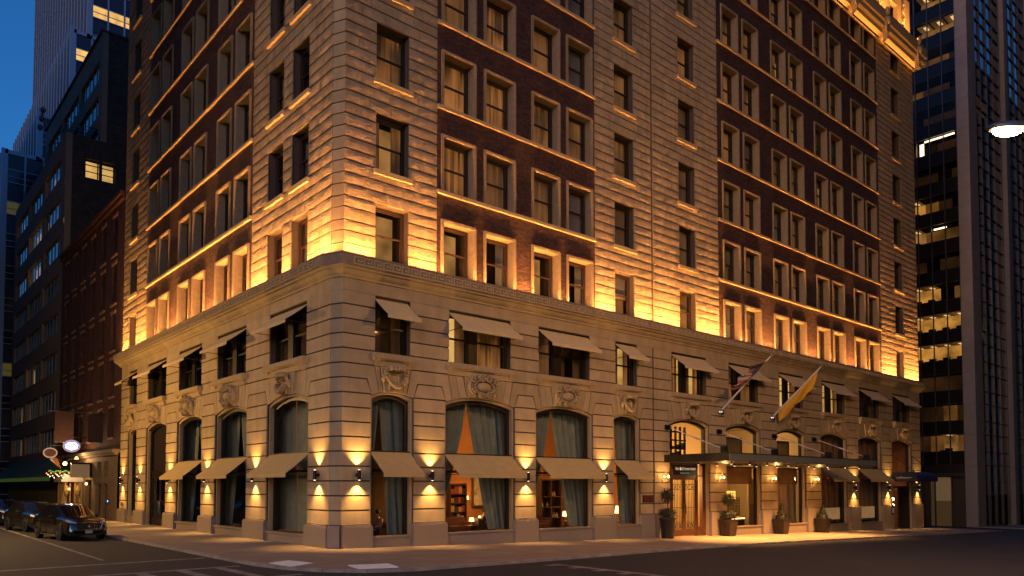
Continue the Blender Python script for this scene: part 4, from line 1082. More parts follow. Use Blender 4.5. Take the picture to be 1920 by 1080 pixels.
# blue entrance hood over the far door
hood = thing('blue_awning', 'dark blue fabric hood with pale script over the far corner door', 'awning', (0, 0, 0))
mat('navy_cloth', (.012, .014, .075), .8)
mat('navy_side', (.008, .009, .03), .8)
x0, x1, zb, zt, D = 50.75, 55.0, 2.80, 3.62, 2.0
pts = [(-.02, zt)] + [(-D + .55*math.cos(q) - .0 + .0, zt - .42 + .42*math.sin(q)) for q in [math.pi/2 + .3 + (math.pi/2 - .3)*k/6 for k in range(7)]]
prof = [(-.02, zt), (-D*.55, zt - .02), (-D*.8, zt - .10), (-D*.95, zt - .26), (-D, zt - .45), (-D, zb)]
m = MB()
for i in range(len(prof) - 1): m.face([(x0, *prof[i]), (x1, *prof[i]), (x1, *prof[i+1]), (x0, *prof[i+1])])
m.build('hood_cloth', 'navy_cloth', hood, recalc=False)
for x in (x0, x1):
    m = MB(); m.face([(x, -.02, zb)] + [(x, *p) for p in prof]); m.build('side_cloth', 'navy_side', hood, recalc=False)
m = MB()
for x in (50.9, 54.8): m.tube([(x, -.02, 5.0), (x, -1.8, zt - .1)], .03, 6)
m.build('stay_rod', 'black_metal', hood)
# illegible flourish of script lettering on the side of the hood
m = MB(); pts = []
for i in range(60):
    t2 = i/59; pts.append((x0 - .012, -.35 - 1.2*t2, 3.1 + (.10*math.exp(-((t2-.33)/.04)**2) + .05*math.sin(t2*46))*(1 - .3*t2)))
m.tube(pts, .016, 5); m.build('script_lettering', 'pale_pad', hood)

# small fittings on the wall
t = thing('wall_plaque', 'small dark red plaque on the pier left of the entrance', 'plaque', (19.0, -.0, 1.72)); mat('plaque_red', (.10, .02, .015), .4)
m = MB(); m.box((-.42, -.05, -.16), (.42, 0, .16)); m.build('plate', 'plaque_red', t); m = MB(); m.box((-.46, -.035, -.20), (.46, -.001, .20)); m.build('rim', 'bronze', t)
m = MB()
for k in range(3): m.box((-.3, -.054, .08 - .1*k), (.3 - .08*k, -.05, .105 - .1*k))
m.build('lettering_lines', 'brass', t)
t = thing('menu_box', 'small pale framed notice on the pier beside the far door', 'notice', (50.35, -.15, .42)); m = MB(); m.box((-.22, -.06, -.32), (.22, 0, .32)); m.build('case', 'bronze', t); m = MB(); m.box((-.15, -.066, -.2), (.15, -.06, .2)); m.build('sheet', 'pale_pad', t)
m = MB(); m.ball((0, -.03, .40), (.15, .05, .12), 10, 6); m.build('bell', 'steel', t)
t = thing('fire_inlet', 'twin brass fire inlet low on the end pier of the side street', 'inlet', T('L', -29.9, 0, 1.3), RZ['L'])
m = MB()
for s in (-1, 1): m.tube([(s*.1, 0, 0), (s*.13, -.2, 0)], [.07, .085], 10)
m.build('pipe', 'brass', t); m = MB(); m.lathe([(.2, -.02), (.2, .02)], (0, 0, 0), 14); m.build('flange', 'brass', t); t.children[1].rotation_euler = (rad(90), 0, 0)
# ------------------------------------------------------------------ rooms behind the ground floor windows
mat('wall_orange', (.30, .12, .035), .8, var=.15, vscale=1.5)
mat('wall_cream', (.42, .32, .18), .8)
mat('floor_wood', (.12, .05, .025), .5)
mat('wall_green', (.05, .06, .045), .8)
mat('walnut', (.055, .024, .012), .5)
mat('sofa', (.11, .035, .018), .8); mat('leather', (.05, .022, .014), .6)
def room(name, x0, x1, y0, y1, z0, z1, wall, floor='floor_wood', ceil='plaster', skip=()):
    m = MB(); m.cur = 0
    if 'n' not in skip: m.face([(x0,y1,z0),(x1,y1,z0),(x1,y1,z1),(x0,y1,z1)])
    if 'e' not in skip: m.face([(x1,y0,z0),(x1,y1,z0),(x1,y1,z1),(x1,y0,z1)])
    if 'w' not in skip: m.face([(x0,y0,z0),(x0,y1,z0),(x0,y1,z1),(x0,y0,z1)])
    if 's' not in skip: m.face([(x0,y0,z0),(x1,y0,z0),(x1,y0,z1),(x0,y0,z1)])
    m.cur = 1; m.face([(x0,y0,z0),(x1,y0,z0),(x1,y1,z0),(x0,y1,z0)])
    m.cur = 2; m.face([(x0,y0,z1),(x1,y0,z1),(x1,y1,z1),(x0,y1,z1)])
    return m.build(name, [wall, floor, ceil], hotel, recalc=False)
room('lobby_room', .52, 19.6, .52, 7.0, -.02, 6.7, 'wall_orange', skip=('s', 'w'))
room('side_room', .52, 5.5, 7.1, 19.6, -.02, 6.7, 'wall_green', skip=('w',))
room('door_hall', .52, 4.5, 19.7, 26.0, -.02, 6.7, 'room_dark', skip=('w',))
room('end_room', .52, 4.5, 26.1, 30.5, -.02, 6.7, 'room_dark', skip=('w',))
room('entrance_hall', 19.7, 25.9, .52, 6.0, -.52, 6.7, 'wall_cream', skip=('s',))
room('shop_room', 26.0, 37.6, .52, 7.0, -.7, 6.7, 'wall_cream', skip=('s',))
room('salon_room', 37.7, 49.9, .52, 4.0, -1.0, 6.7, 'leather', skip=('s',))
room('corner_hall', 50.0, 56.6, .52, 4.0, -1.3, 6.7, 'wall_orange', skip=('s',))
LW = (1, .50, .15)
lamp('POINT', (7.5, 3.6, 4.4), 150, LW, radius=.5, name='lobby_glow'); lamp('POINT', (12.8, 3.6, 4.2), 150, LW, radius=.5, name='lobby_glow'); lamp('POINT', (3.0, 4.5, 4.6), 80, LW, radius=.5, name='lobby_glow'); lamp('POINT', (17.3, 3.0, 4.5), 80, LW, radius=.4, name='lobby_glow')
lamp('POINT', (22.6, 3.2, 5.6), 80, (1, .58, .20), radius=.4, name='hall_glow'); lamp('POINT', (22.6, 2.6, 2.4), 420, LW, radius=.4, name='hall_glow')
lamp('POINT', (29.0, 3.2, 5.9), 90, (1, .60, .22), radius=.4, name='shop_glow'); lamp('POINT', (34.8, 3.2, 5.9), 85, (1, .60, .22), radius=.4, name='shop_glow'); lamp('POINT', (31.5, 4.5, 2.6), 190, (1, .56, .2), radius=.4, name='shop_glow')
lamp('POINT', (44, 3, 5.4), 22, LW, radius=.4, name='salon_glow'); lamp('POINT', (53.4, 2.6, 2.2), 20, LW, radius=.3, name='corner_glow')
lamp('POINT', (3.2, 13, 3.0), 4, (1, .7, .4), radius=.3, name='side_glow')
# lowered panels, ceiling lamps and side curtains seen through the arches beside the doors
for x0, x1 in ((26.75, 29.6), (32.8, 35.6)):
    m = MB(); m.box((x0, .85, 3.75), (x1, 1.0, 5.45)); mat('olive_panel', (.16, .13, .05), .7) if 'olive_panel' not in MATS else None; m.build('ceiling_panel', 'olive_panel', hotel)
    m = MB(); m.box((x0 - .1, .8, 5.45), (x1 + .1, 1.1, 5.55)); m.box((x1, .8, 3.75), (x1 + .12, 1.1, 5.45)); m.build('panel_trim', 'walnut', hotel)
for x, y in ((22, 1.6), (24.2, 1.8), (28, 1.5), (30.2, 1.7), (34, 1.5), (36.3, 1.8)):
    m = MB(); m.lathe([(.16, 6.60), (.14, 6.64)], (x, y, 0), 12); m.build('ceiling_light', 'lamp_white', hotel)
# tall lattice shelf seen through the arch above the canopy
m = MB()
for k in range(6): m.box((21.4 + .45*k, .9, 3.4), (21.5 + .45*k, 1.0, 5.95))
for k in range(5): m.box((21.4, .88, 3.6 + .5*k), (23.75, 1.02, 3.67 + .5*k))
for k in range(16): m.box((21.6 + .45*(k % 5), .85, 3.67 + .5*(k//5)), (21.78 + .45*(k % 5), 1.0, 3.8 + .5*(k//5) + .1*(k % 3)))
t = thing('display_shelf', 'dark lattice shelf with objects seen through the arch over the doors', 'shelf', (0, 0, 0)); m.build('shelf', 'black_metal', t)

# drapes behind the big panes
def drape(u_out, u_top, u_bot, d, z0, z1, mname, label, n=16, side='R', curve=1.4):
    N = n*2; R_ = 14; m = FM(side); rows = []
    for j in range(R_ + 1):
        t = j/R_; ui = u_top + (u_bot - u_top)*(t**curve); row = []
        for i in range(N + 1):
            s = i/N; u = u_out + (ui - u_out)*s
            row.append((u, d + .045*math.sin(i*math.pi + .6*math.sin(i*1.7 + t*2)) * (1 if i % 2 else -1) + .05*math.sin(i*1.05 + 1.5*t), z1 + (z0 - z1)*t))
        rows.append(row)
    for j in range(R_):
        for i in range(N): m.face([rows[j][i], rows[j][i+1], rows[j+1][i+1], rows[j+1][i]])
    o = m.build('drape', mname, recalc=False); return tag(o, label, 'curtain', 'teal drapes behind the street windows')
NB = ['the narrow corner window', 'the wide second window', 'the wide third window', 'the narrow window left of the plaque']
for i in range(4):
    a, b = R_G[i]; w = b - a; c = a + w*(.46 if i else .44)
    zt = crown(a, b) + .1
    drape(a - .35, c, a + .16, .95, ZB_R[i], zt, 'teal_cloth', 'teal drape pulled to the near side of ' + NB[i], 14 if w > 3 else 8)
    drape(b + .75, c, b - w*(.20 if w > 3 else .34), .98, ZB_R[i], zt, 'teal_cloth', 'teal drape hanging at the far side of ' + NB[i], 18 if w > 3 else 11, curve=1.1)
for i, nm in ((4, 'the first side street window'), (3, 'the second side street window'), (2, 'the third side street window')):
    a, b = L_G[i]; w = b - a; c = (a + b)/2
    drape(a - 2.6, c - 1.1, (c - 1.0) if i == 4 else a - .1, .95, .42, 6.5, 'teal_cloth', 'teal drape in the farther half of ' + nm, 12, 'L'); drape(b + .25, c - 1.05, (c - 1.0) if i == 4 else b - w*.47, .98, .42, 6.5, 'teal_cloth', 'teal drape in the nearer half of ' + nm, 12, 'L')
for x0, x1, n_ in ((1.9, 4.6, 'brown inner curtain behind the person in the corner window'),):
    pl = pleat(x0, x1, 0, 6.3, 16, .07); pl.v = [(x, 2.6 + y, z) for x, y, z in pl.v]; o = pl.build('inner_curtain', 'brown_cloth', recalc=False); tag(o, n_, 'curtain')

for i in (7, 8):
    a, b = R_G[i]
    drape(a - .3, a + (b-a)*.42, a + (b-a)*.40, 1.0, -.3, 6.5, 'brown_cloth', ['', ''][0] + ('dim brown drape in the near half of the bay just past the canopy' if i == 7 else 'dim brown drape in the near half of the bay left of the blue awning'), 16)['group'] = 'brown drapes past the canopy'
    drape(b + .6, a + (b-a)*.42, a + (b-a)*.50, 1.03, -.3, 6.5, 'brown_cloth', ('dim brown drape in the far half of the bay just past the canopy' if i == 7 else 'dim brown drape in the far half of the bay left of the blue awning'), 16)['group'] = 'brown drapes past the canopy'
# furniture
def bookshelf(x, y, label):
    t = thing('bookshelf', label, 'bookshelf', (x, y, 0)); m = MB()
    m.box((-.55, 0, 0), (-.49, .35, 2.55)); m.box((.49, 0, 0), (.55, .35, 2.55)); m.box((-.49, .31, 0), (.49, .35, 2.55))
    for k in range(6): m.box((-.49, 0, .1 + .47*k), (.49, .31, .14 + .47*k))
    m.build('case', 'walnut', t)
    r = random.Random(5)
    for k in range(5):
        xx = -.46
        while xx < .38:
            w = r.uniform(.16, .24); h = r.uniform(.24, .38)
            m = MB(); m.box((xx, .06, .14 + .47*k), (xx + w, .28, .14 + .47*k + h)); m.build('book', r.choice(['book_red', 'book_tan', 'book_orange', 'walnut']), t); xx += w + r.uniform(.01, .05)
mat('book_red', (.30, .05, .03), .7); mat('book_tan', (.45, .30, .16), .7); mat('book_orange', (.45, .17, .05), .7)
bookshelf(9.75, 5.0, 'dark open bookshelf with red and tan books inside the second window')
def sofa(x, y, rz, w, m_, label, cat='sofa'):
    t = thing('sofa' if cat == 'sofa' else 'armchair', label, cat, (x, y, 0), rz)
    m = MB(); m.box((-w/2 + .16, -.35, .18), (w/2 - .16, .36, .45)); m.build('seat', m_, t)
    m = MB(); m.prism([(-w/2, .18), (w/2, .18), (w/2, .78), (w/2 - .1, .86), (-w/2 + .1, .86), (-w/2, .78)], .36, .56); m.build('backrest', m_, t)
    for s in (-1, 1):
        m = MB(); m.box((s*w/2 - (.16 if s > 0 else 0), -.38, .18), (s*w/2 + (.16 if s < 0 else 0), .36, .62)); m.build('armrest', m_, t)
    for sx in (-1, 1):
        for sy in (-1, 1):
            m = MB(); m.lathe([(.02, 0), (.03, .18)], (sx*(w/2 - .1), .05 + sy*.33, 0), 8); m.build('leg', 'walnut', t)
sofa(8.3, 3.6, 0, 2.2, 'sofa', 'brown sofa in front of the bookshelf in the lobby')
sofa(6.6, 2.2, .9, 1.0, 'leather', 'dark armchair at the near end of the second window', 'armchair')
sofa(2.75, 1.55, -1.2, .95, 'leather', 'dark armchair under the seated person in the corner window', 'armchair')
sofa(3.35, 2.1, 2.4, .85, 'leather', 'small dark chair beside the yellow lamp in the corner window', 'armchair')
sofa(9.5, 2.5, 1.3, .95, 'leather', 'dark armchair under the person in the second window', 'armchair')
sofa(12.6, 2.6, .0, 2.4, 'sofa', 'patterned brown sofa low in the third window')
def table_lamp(x, y, z, s, label, pw, kind='shade_glow', col=LW):
    t = thing('table_lamp', label, 'lamp', (x, y, z))
    m = MB(); m.lathe([(.09*s, 0), (.10*s, .02*s), (.03*s, .05*s), (.05*s, .15*s), (.02*s, .27*s)], (0,0,0), 12); m.build('lamp_base', 'brass', t, smooth=True)
    m = MB(); m.lathe([(.17*s, .26*s), (.13*s, .50*s)], (0,0,0), 14); m.build('lamp_shade', kind, t, smooth=True)
    if pw: lamp('POINT', (0, 0, .62*s), pw, col, radius=.1, name='lamp_glow', parent=t)
def side_table(x, y, h, r, label):
    t = thing('side_table', label, 'table', (x, y, 0)); m = MB(); m.lathe([(r, h - .03), (r, h)], (0,0,0), 16); m.build('table_top', 'walnut', t)
    m = MB(); m.lathe([(.2, 0), (.2, .02), (.03, .05), (.03, h - .03)], (0,0,0), 10); m.build('leg', 'walnut', t)
side_table(3.45, 1.35, .62, .22, 'round side table under the yellow lamp in the corner window')
table_lamp(3.45, 1.35, .62, 1.25, 'table lamp with yellow shade in the narrow corner window', 8)
side_table(8.8, 2.7, .5, .35, 'low round table left of centre in the second window'); table_lamp(8.8, 2.7, .5, .75, 'small glowing lamp on the low table in the second window', 5, 'lamp_warm')
side_table(9.75, 3.2, .55, .3, 'low round table right of centre in the second window'); table_lamp(9.75, 3.2, .55, .75, 'small glowing lamp nearest the bookshelf in the second window', 4, 'lamp_warm')
side_table(18.6, 1.7, .45, .4, 'round table under the large lamp in the narrow window'); table_lamp(18.6, 1.7, .45, 1.7, 'large glowing table lamp low in the narrow window left of the plaque', 22, 'lamp_warm')
side_table(15.2, 2.6, .5, .3, 'round table under the ornate bright lamp in the third window'); table_lamp(15.2, 2.6, .5, 1.1, 'ornate bright lamp beside the drape in the third window', 8, 'lamp_warm')
t = thing('wall_sconce', 'twin shaded sconce on the orange wall of the lobby', 'wall light', (11.5, 6.9, 1.6)); m = MB(); m.tube([(0, .08, 0), (0, -.15, 0)], .05); m.tube([(-.16, -.15, .08), (0, -.15, -.05), (.16, -.15, .08)], .015); m.build('arm', 'brass', t)
for s in (-1, 1):
    m = MB(); m.lathe([(.11, 0), (.07, .2)], (s*.16, -.15, .08), 12); m.build('lamp_shade', 'lamp_warm', t)
lamp('POINT', (0, -.4, .2), 16, LW, radius=.1, name='sconce_glow', parent=t)
t = thing('wall_picture', 'large framed picture on the lobby wall right of the sconce', 'picture', (12.9, 6.9, 2.2)); m = MB(); m.box((-.75, -.04, -.95), (.75, .06, .95)); m.build('frame', 'walnut', t); m = MB(); m.box((-.66, -.05, -.86), (.66, -.04, .86)); mat('print', (.30, .24, .16), .7, var=.7, vscale=3); m.build('print', 'print', t)
t = thing('glazed_cabinet', 'dark glazed cabinet with shelves inside the third window', 'cabinet', (15.7, 4.2, 0)); m = MB()
for x in (-.8, -.02, .76): m.box((x, 0, 0), (x + .06, .5, 2.8))
for z in (0, .6, 1.2, 1.8, 2.74): m.box((-.74, .02, z), (-.02, .48, z + .05)); m.box((.04, .02, z), (.76, .48, z + .05))
m.build('case', 'walnut', t); m = MB(); m.box((-.8, .5, 0), (.82, .54, 2.8)); m.build('back_panel', 'leather', t)
for k in range(10):
    m = MB(); m.lathe([(.06, 0), (.09, .1), (.04, .2), (.05, .26)], (-.55 + .75*(k % 2) + .2*(k % 3), .2, .05 + .6*(k % 4)), 8); m.build('vase', 'book_tan', t)
# shop behind the first bay right of the doors
t = thing('bar_counter', 'lit counter with pale top inside the shop right of the doors', 'counter', (31.2, 2.6, -.7)); m = MB(); m.box((-1.1, 0, 0), (1.6, .6, .95)); m.build('base', 'walnut', t); m = MB(); m.box((-1.15, -.05, .95), (1.65, .65, 1.0)); m.build('counter_top', 'wall_cream', t); m = MB(); m.box((-1.1, -.02, .86), (1.6, -.004, .93)); m.build('light_strip', 'lamp_warm', t)
t = thing('pendant_lamp', 'square glowing pendant lamp in the shop right of the doors', 'lamp', (30.2, 2.1, 1.55)); m = MB(); m.box((-.28, -.28, 0), (.28, .28, .55)); m.build('lamp_shade', 'shade_glow', t); m = MB(); m.tube([(0, 0, .55), (0, 0, 5.1)], .012, 6); m.build('cord', 'black_metal', t)
m = MB()
for x in (-.29, -.1, .1, .29): m.box((x - .01, -.295, -.02), (x + .01, -.281, .57))
for z in (-.02, .18, .37, .56): m.box((-.3, -.295, z), (.3, -.281, z + .015))
m.build('frame', 'black_metal', t)
t = thing('lattice_screen', 'dark lattice screen behind the lit shop counter', 'screen', (34.2, 4.6, -.7)); m = MB()
for k in range(14): m.box((-1.3 + .19*k, 0, .9), (-1.26 + .19*k, .03, 2.3))
for k in range(8): m.box((-1.3, .031, .9 + .19*k), (1.25, .055, .94 + .19*k))
m.build('slats', 'walnut', t); m = MB(); m.box((-1.35, 0, 0), (1.3, .3, .9)); m.build('base', 'walnut', t)
t = thing('shop_shelf', 'shelf of small lit goods inside the second shop window', 'shelf', (33.5, .8, -.2)); m = MB()
for k in range(5): m.box((-.6, 0, .5 + .5*k), (.4, .35, .54 + .5*k))
m.box((-.64, 0, 0), (-.6, .35, 2.8)); m.box((.4, 0, 0), (.44, .35, 2.8)); m.build('case', 'walnut', t)
for k in range(16):
    m = MB(); m.lathe([(.05, 0), (.06, .12), (.02, .18), (.02, .24)], (-.5 + .22*(k % 4), .15, .54 + .5*(k//4)), 8); m.build('jar', ['shade_glow', 'book_tan', 'book_orange'][k % 3], t)
t = thing('shop_partition', 'pale panelled partition at the right of the first shop window', 'partition', (33.3, 2.4, -.7)); m = MB(); m.box((-.3, 0, 0), (.9, .08, 3.6)); m.build('panel', 'wall_cream', t)
for k in range(2):
    m = MB(); m.box((-.2 + .56*k, -.03, .4), (.28 + .56*k, 0, 1.9)); m.build('moulding', 'plaster', t)
drape(37.4, 34.3, 34.5, 1.25, -.2, 3.7, 'wall_cream', 'cream sheer hanging inside the second shop window', 12)['group'] = ''
t = thing('hall_lamp', 'twin globe wall lamp glowing inside the far corner door', 'lamp', (54.0, 1.3, .75))
for z in (0, .55):
    m = MB(); m.ball((0, 0, z), .13, 10, 6); m.build('globe', 'flame', t)
m = MB(); m.tube([(0, .1, -.3), (0, .1, .9)], .03, 6); m.build('stem', 'brass', t)

# ------------------------------------------------------------------ two guests sitting inside
mat('skin', (.42, .22, .13), .6); mat('shirt', (.50, .20, .09), .8); mat('dark_cloth', (.03, .025, .03), .85); mat('hair', (.015, .01, .008), .7)
def skin_chain(verts, edges, radii, name, mname, parent, root=0, sub=2):
    me = bpy.data.meshes.new(name); me.from_pydata(verts, edges, []); me.materials.append(MATS[mname])
    o = bpy.data.objects.new(name, me); C.objects.link(o); o.parent = parent
    md = o.modifiers.new('skin', 'SKIN'); md.use_smooth_shade = True
    for i, r in enumerate(radii): me.skin_vertices[0].data[i].radius = r if isinstance(r, tuple) else (r, r); me.skin_vertices[0].data[i].use_root = (i == root)
    s = o.modifiers.new('sub', 'SUBSURF'); s.levels = sub; s.render_levels = sub
    return o
def sitter(loc, rz, label, top='shirt'):
    t = thing('person', label, 'person', loc, rz)
    V = [(0,.05,.52),(0,.10,.72),(0,.12,.92),(0,.10,1.06),(0,.07,1.15),(0,.03,1.28),                     # pelvis .. head
         (.10,0,.52),(.13,-.38,.54),(.13,-.40,.12),(.13,-.52,.04),(-.10,0,.52),(-.13,-.38,.54),(-.13,-.40,.12),(-.13,-.52,.04),
         (.17,.11,1.0),(.22,.02,.76),(.12,-.20,.70),(-.17,.11,1.0),(-.22,.02,.76),(-.12,-.22,.72),(.09,-.27,.70),(-.09,-.29,.72)]
    Ed = [(0,1),(1,2),(2,3),(3,4),(4,5),(0,6),(6,7),(7,8),(8,9),(0,10),(10,11),(11,12),(12,13),(2,14),(14,15),(15,16),(2,17),(17,18),(18,19),(16,20),(19,21)]
    Rr = [(.15,.12),(.13,.10),(.15,.10),(.06,.06),(.05,.05),(.085,.10),(.09,.09),(.07,.07),(.05,.05),(.04,.035),(.09,.09),(.07,.07),(.05,.05),(.04,.035),(.065,.06),(.05,.05),(.035,.035),(.065,.06),(.05,.05),(.035,.035),(.03,.02),(.03,.02)]
    skin_chain(V, Ed, Rr, 'body', 'skin', t)
    V2 = [v for v in (V[0], V[1], V[2], V[14], (.21,.05,.84), V[17], (-.21,.05,.84))]
    skin_chain(V2, [(0,1),(1,2),(2,3),(3,4),(2,5),(5,6)], [(.165,.13),(.145,.115),(.16,.115),.078,.066,.078,.066], 'shirt', top, t)
    V3 = [V[0], V[6], V[7], V[8], V[10], V[11], V[12]]
    skin_chain(V3, [(0,1),(1,2),(2,3),(0,4),(4,5),(5,6)], [(.17,.13),.105,.082,.062,.105,.082,.062], 'trousers', 'dark_cloth', t)
    m = MB(); m.ball((0, .055, 1.33), (.105, .12, .11), 12, 8); m.ball((0, .10, 1.24), (.09, .07, .12), 10, 6); m.build('hair', 'hair', t, smooth=True)
    m = MB(); m.ball((.035, -.062, 1.29), (.012, .008, .008), 6, 4); m.ball((-.035, -.062, 1.29), (.012, .008, .008), 6, 4); m.build('eyes', 'hair', t)
    m = MB(); m.prism([(-.014, 1.235), (.014, 1.235), (0, 1.285)], -.085, -.05); m.build('nose', 'skin', t)
sitter((2.75, 1.5, 0), -1.2, 'person with dark hair in an orange top seated in the corner window')
sitter((9.5, 2.45, 0), 1.3, 'person in dark clothes seated at the right of the second window', 'dark_cloth')

# ------------------------------------------------------------------ planters with clipped trees
mat('pot_bronze', (.034, .023, .016), .45, metal=.3); mat('pot_black', (.012, .011, .011), .5); mat('leaf_dark', (.024, .034, .013), .6, var=.4, vscale=9, rand=.2); mat('bark', (.06, .04, .028), .9); mat('soil', (.02, .014, .01), 1)
def leaves(mb, c, r, n, seed, size=.055, shape='ball'):
    q = random.Random(seed)
    for _ in range(n):
        if shape == 'ball':
            v = Vector((q.gauss(0,1), q.gauss(0,1), q.gauss(0,1))).normalized(); rr = q.uniform(.5, 1.18)
            p = Vector((c[0] + v.x*r[0]*rr, c[1] + v.y*r[1]*rr, c[2] + v.z*r[2]*rr))
        else:
            h = q.random()**1.5; a = q.uniform(0, 6.283); rr = r[0]*(1 - h)**.8*q.uniform(.62, 1.16)
            p = Vector((c[0] + rr*math.cos(a), c[1] + rr*math.sin(a), c[2] + h*r[2])); v = Vector((math.cos(a), math.sin(a), .4))
        u = Vector((q.gauss(0,1), q.gauss(0,1), q.gauss(0,1))).normalized(); w = u.cross(v + Vector((.01, .02, .03))).normalized()
        s = size*q.uniform(.7, 1.4)
        mb.face([p - u*s, p + w*s*.45, p + u*s, p - w*s*.45])
def planter(x, y, pot, tree, label, tlabel, seed):
    z = gz(x) - .01
    t = thing('planter', label, 'planter', (x, y, z), 0, 'planters along the entrance')
    if pot == 'round':
        m = MB(); m.lathe([(.30, .0), (.34, .03), (.43, 1.02), (.46, 1.05), (.46, 1.12), (.40, 1.12), (.38, 1.02)], (0,0,0), 20); m.build('pot', 'pot_black', t, smooth=True); h = 1.12
    else:
        m = MB(); h = .98
        for s0, s1, z0, z1 in ((.30, .41, .0, .90), (.44, .44, .90, h)):
            vs = [(-s0,-s0,z0),(s0,-s0,z0),(s0,s0,z0),(-s0,s0,z0),(-s1,-s1,z1),(s1,-s1,z1),(s1,s1,z1),(-s1,s1,z1)]
            m.mesh(vs, [(0,3,2,1),(4,5,6,7),(0,1,5,4),(1,2,6,5),(2,3,7,6),(3,0,4,7)])
        m.build('pot', 'pot_bronze', t)
    m = MB(); m.lathe([(.34, h), (.30, h + .02)], (0,0,0), 16); m.build('soil', 'soil', t)
    p = thing('topiary', tlabel, 'plant', (x, y, z + h)); lf = MB(); k = MB()
    if tree == 'double':
        k.tube([(0,0,-.05), (.02,0,.6), (-.01,.01,1.35)], [.03, .026, .018], 7)
        leaves(lf, (0,0,.26), (.46,.46,.30), 900, seed, .05); leaves(lf, (0,0,1.22), (.36,.36,.40), 800, seed+1, .05)
        for i in range(7):
            a = i*.9; k.tube([(0,0,.15+.15*(i%3)), (.2*math.cos(a), .2*math.sin(a), .3+.12*(i%3))], [.014,.006], 5)
        for i in range(7):
            a = i*.9; k.tube([(0,0,1.0), (.2*math.cos(a), .2*math.sin(a), 1.2+.06*(i%3))], [.012,.005], 5)
    else:
        k.tube([(0,0,-.05), (0,0,.8)], [.05, .015], 7); leaves(lf, (0,0,.0), (.36,.36,1.02), 1300, seed, .045, 'cone')
    k.build('trunk', 'bark', p); lf.build('foliage', 'leaf_dark', p, recalc=False)
planter(19.75, -.75, 'round', 'double', 'tall round black pot left of the entrance doors', 'two tiered clipped shrub in the round black pot', 1)
planter(25.85, -.62, 'square', 'double', 'square bronze pot right of the entrance doors', 'two tiered clipped shrub in the bronze pot by the doors', 4)
planter(32.0, -.62, 'square', 'cone', 'square bronze pot on the pier between the two shop windows', 'small clipped cone shrub between the two shop windows', 7)
planter(37.6, -.62, 'square', 'cone', 'square bronze pot by the first tan awning past the canopy', 'small clipped cone shrub farthest from the doors', 9)

# ------------------------------------------------------------------ flags
def flag_mat_us():
    m = bpy.data.materials.new('flag_stripes'); m.use_nodes = True; nt = m.node_tree; L = nt.links.new; b = nt.nodes['Principled BSDF']; b.inputs['Roughness'].default_value = .8
    uv = nt.nodes.new('ShaderNodeUVMap'); sp = nt.nodes.new('ShaderNodeSeparateXYZ'); L(uv.outputs[0], sp.inputs[0])
    def M(op, a, b_=None):
        n = nt.nodes.new('ShaderNodeMath'); n.operation = op
        for i, q in enumerate((a, b_)):
            if q is None: continue
            if isinstance(q, (int, float)): n.inputs[i].default_value = q
            else: L(q, n.inputs[i])
        return n.outputs[0]
    st = M('LESS_THAN', M('MODULO', M('MULTIPLY', sp.outputs[1], 13.0), 2.0), 1.0)
    can_ = M('MULTIPLY', M('LESS_THAN', sp.outputs[0], .40), M('GREATER_THAN', sp.outputs[1], 6/13))
    fx = M('SUBTRACT', M('FRACT', M('MULTIPLY', sp.outputs[0], 15.0)), .5); fy = M('SUBTRACT', M('FRACT', M('MULTIPLY', sp.outputs[1], 16.7)), .5)
    star = M('LESS_THAN', M('ADD', M('MULTIPLY', fx, fx), M('MULTIPLY', fy, fy)), .06)
    def mix(f, a, b_):
        n = nt.nodes.new('ShaderNodeMix'); n.data_type = 'RGBA'; L(f, n.inputs[0])
        for i, q in ((6, a), (7, b_)):
            if isinstance(q, tuple): n.inputs[i].default_value = (*q, 1)
            else: L(q, n.inputs[i])
        return n.outputs[2]
    L(mix(can_, mix(st, (.92, .82, .80), (.62, .20, .20)), mix(star, (.09, .10, .36), (.7, .7, .75))), b.inputs['Base Color'])
    MATS['flag_stripes'] = m
flag_mat_us(); mat('flag_orange', (.78, .42, .04), .8); mat('pole_silver', (.75, .74, .74), .35, metal=.15)
def flagpole(x, label):
    t = thing('flagpole', label, 'flagpole', (x, -.05, 6.95)); tip = Vector((0, -3.45, 3.0))
    m = MB(); m.tube([Vector((0,0,0)), tip], [.062, .045], 10); m.build('pole', 'pole_silver', t, smooth=True)
    m = MB(); m.ball((0, -.12, -.02), (.16, .16, .2), 14, 9); m.lathe([(.2, -.03), (.2, .03)], (0, 0, 0), 14); m.build('socket', 'silver_ball', t, smooth=True)
    m = MB(); m.ball(tip + Vector((0, -.06, .05)), .08, 12, 8); m.build('finial', 'brass', t, smooth=True)
flagpole(25.95, 'silver flagpole holding the striped flag above the canopy'); flagpole(31.95, 'silver flagpole holding the orange flag above the canopy')
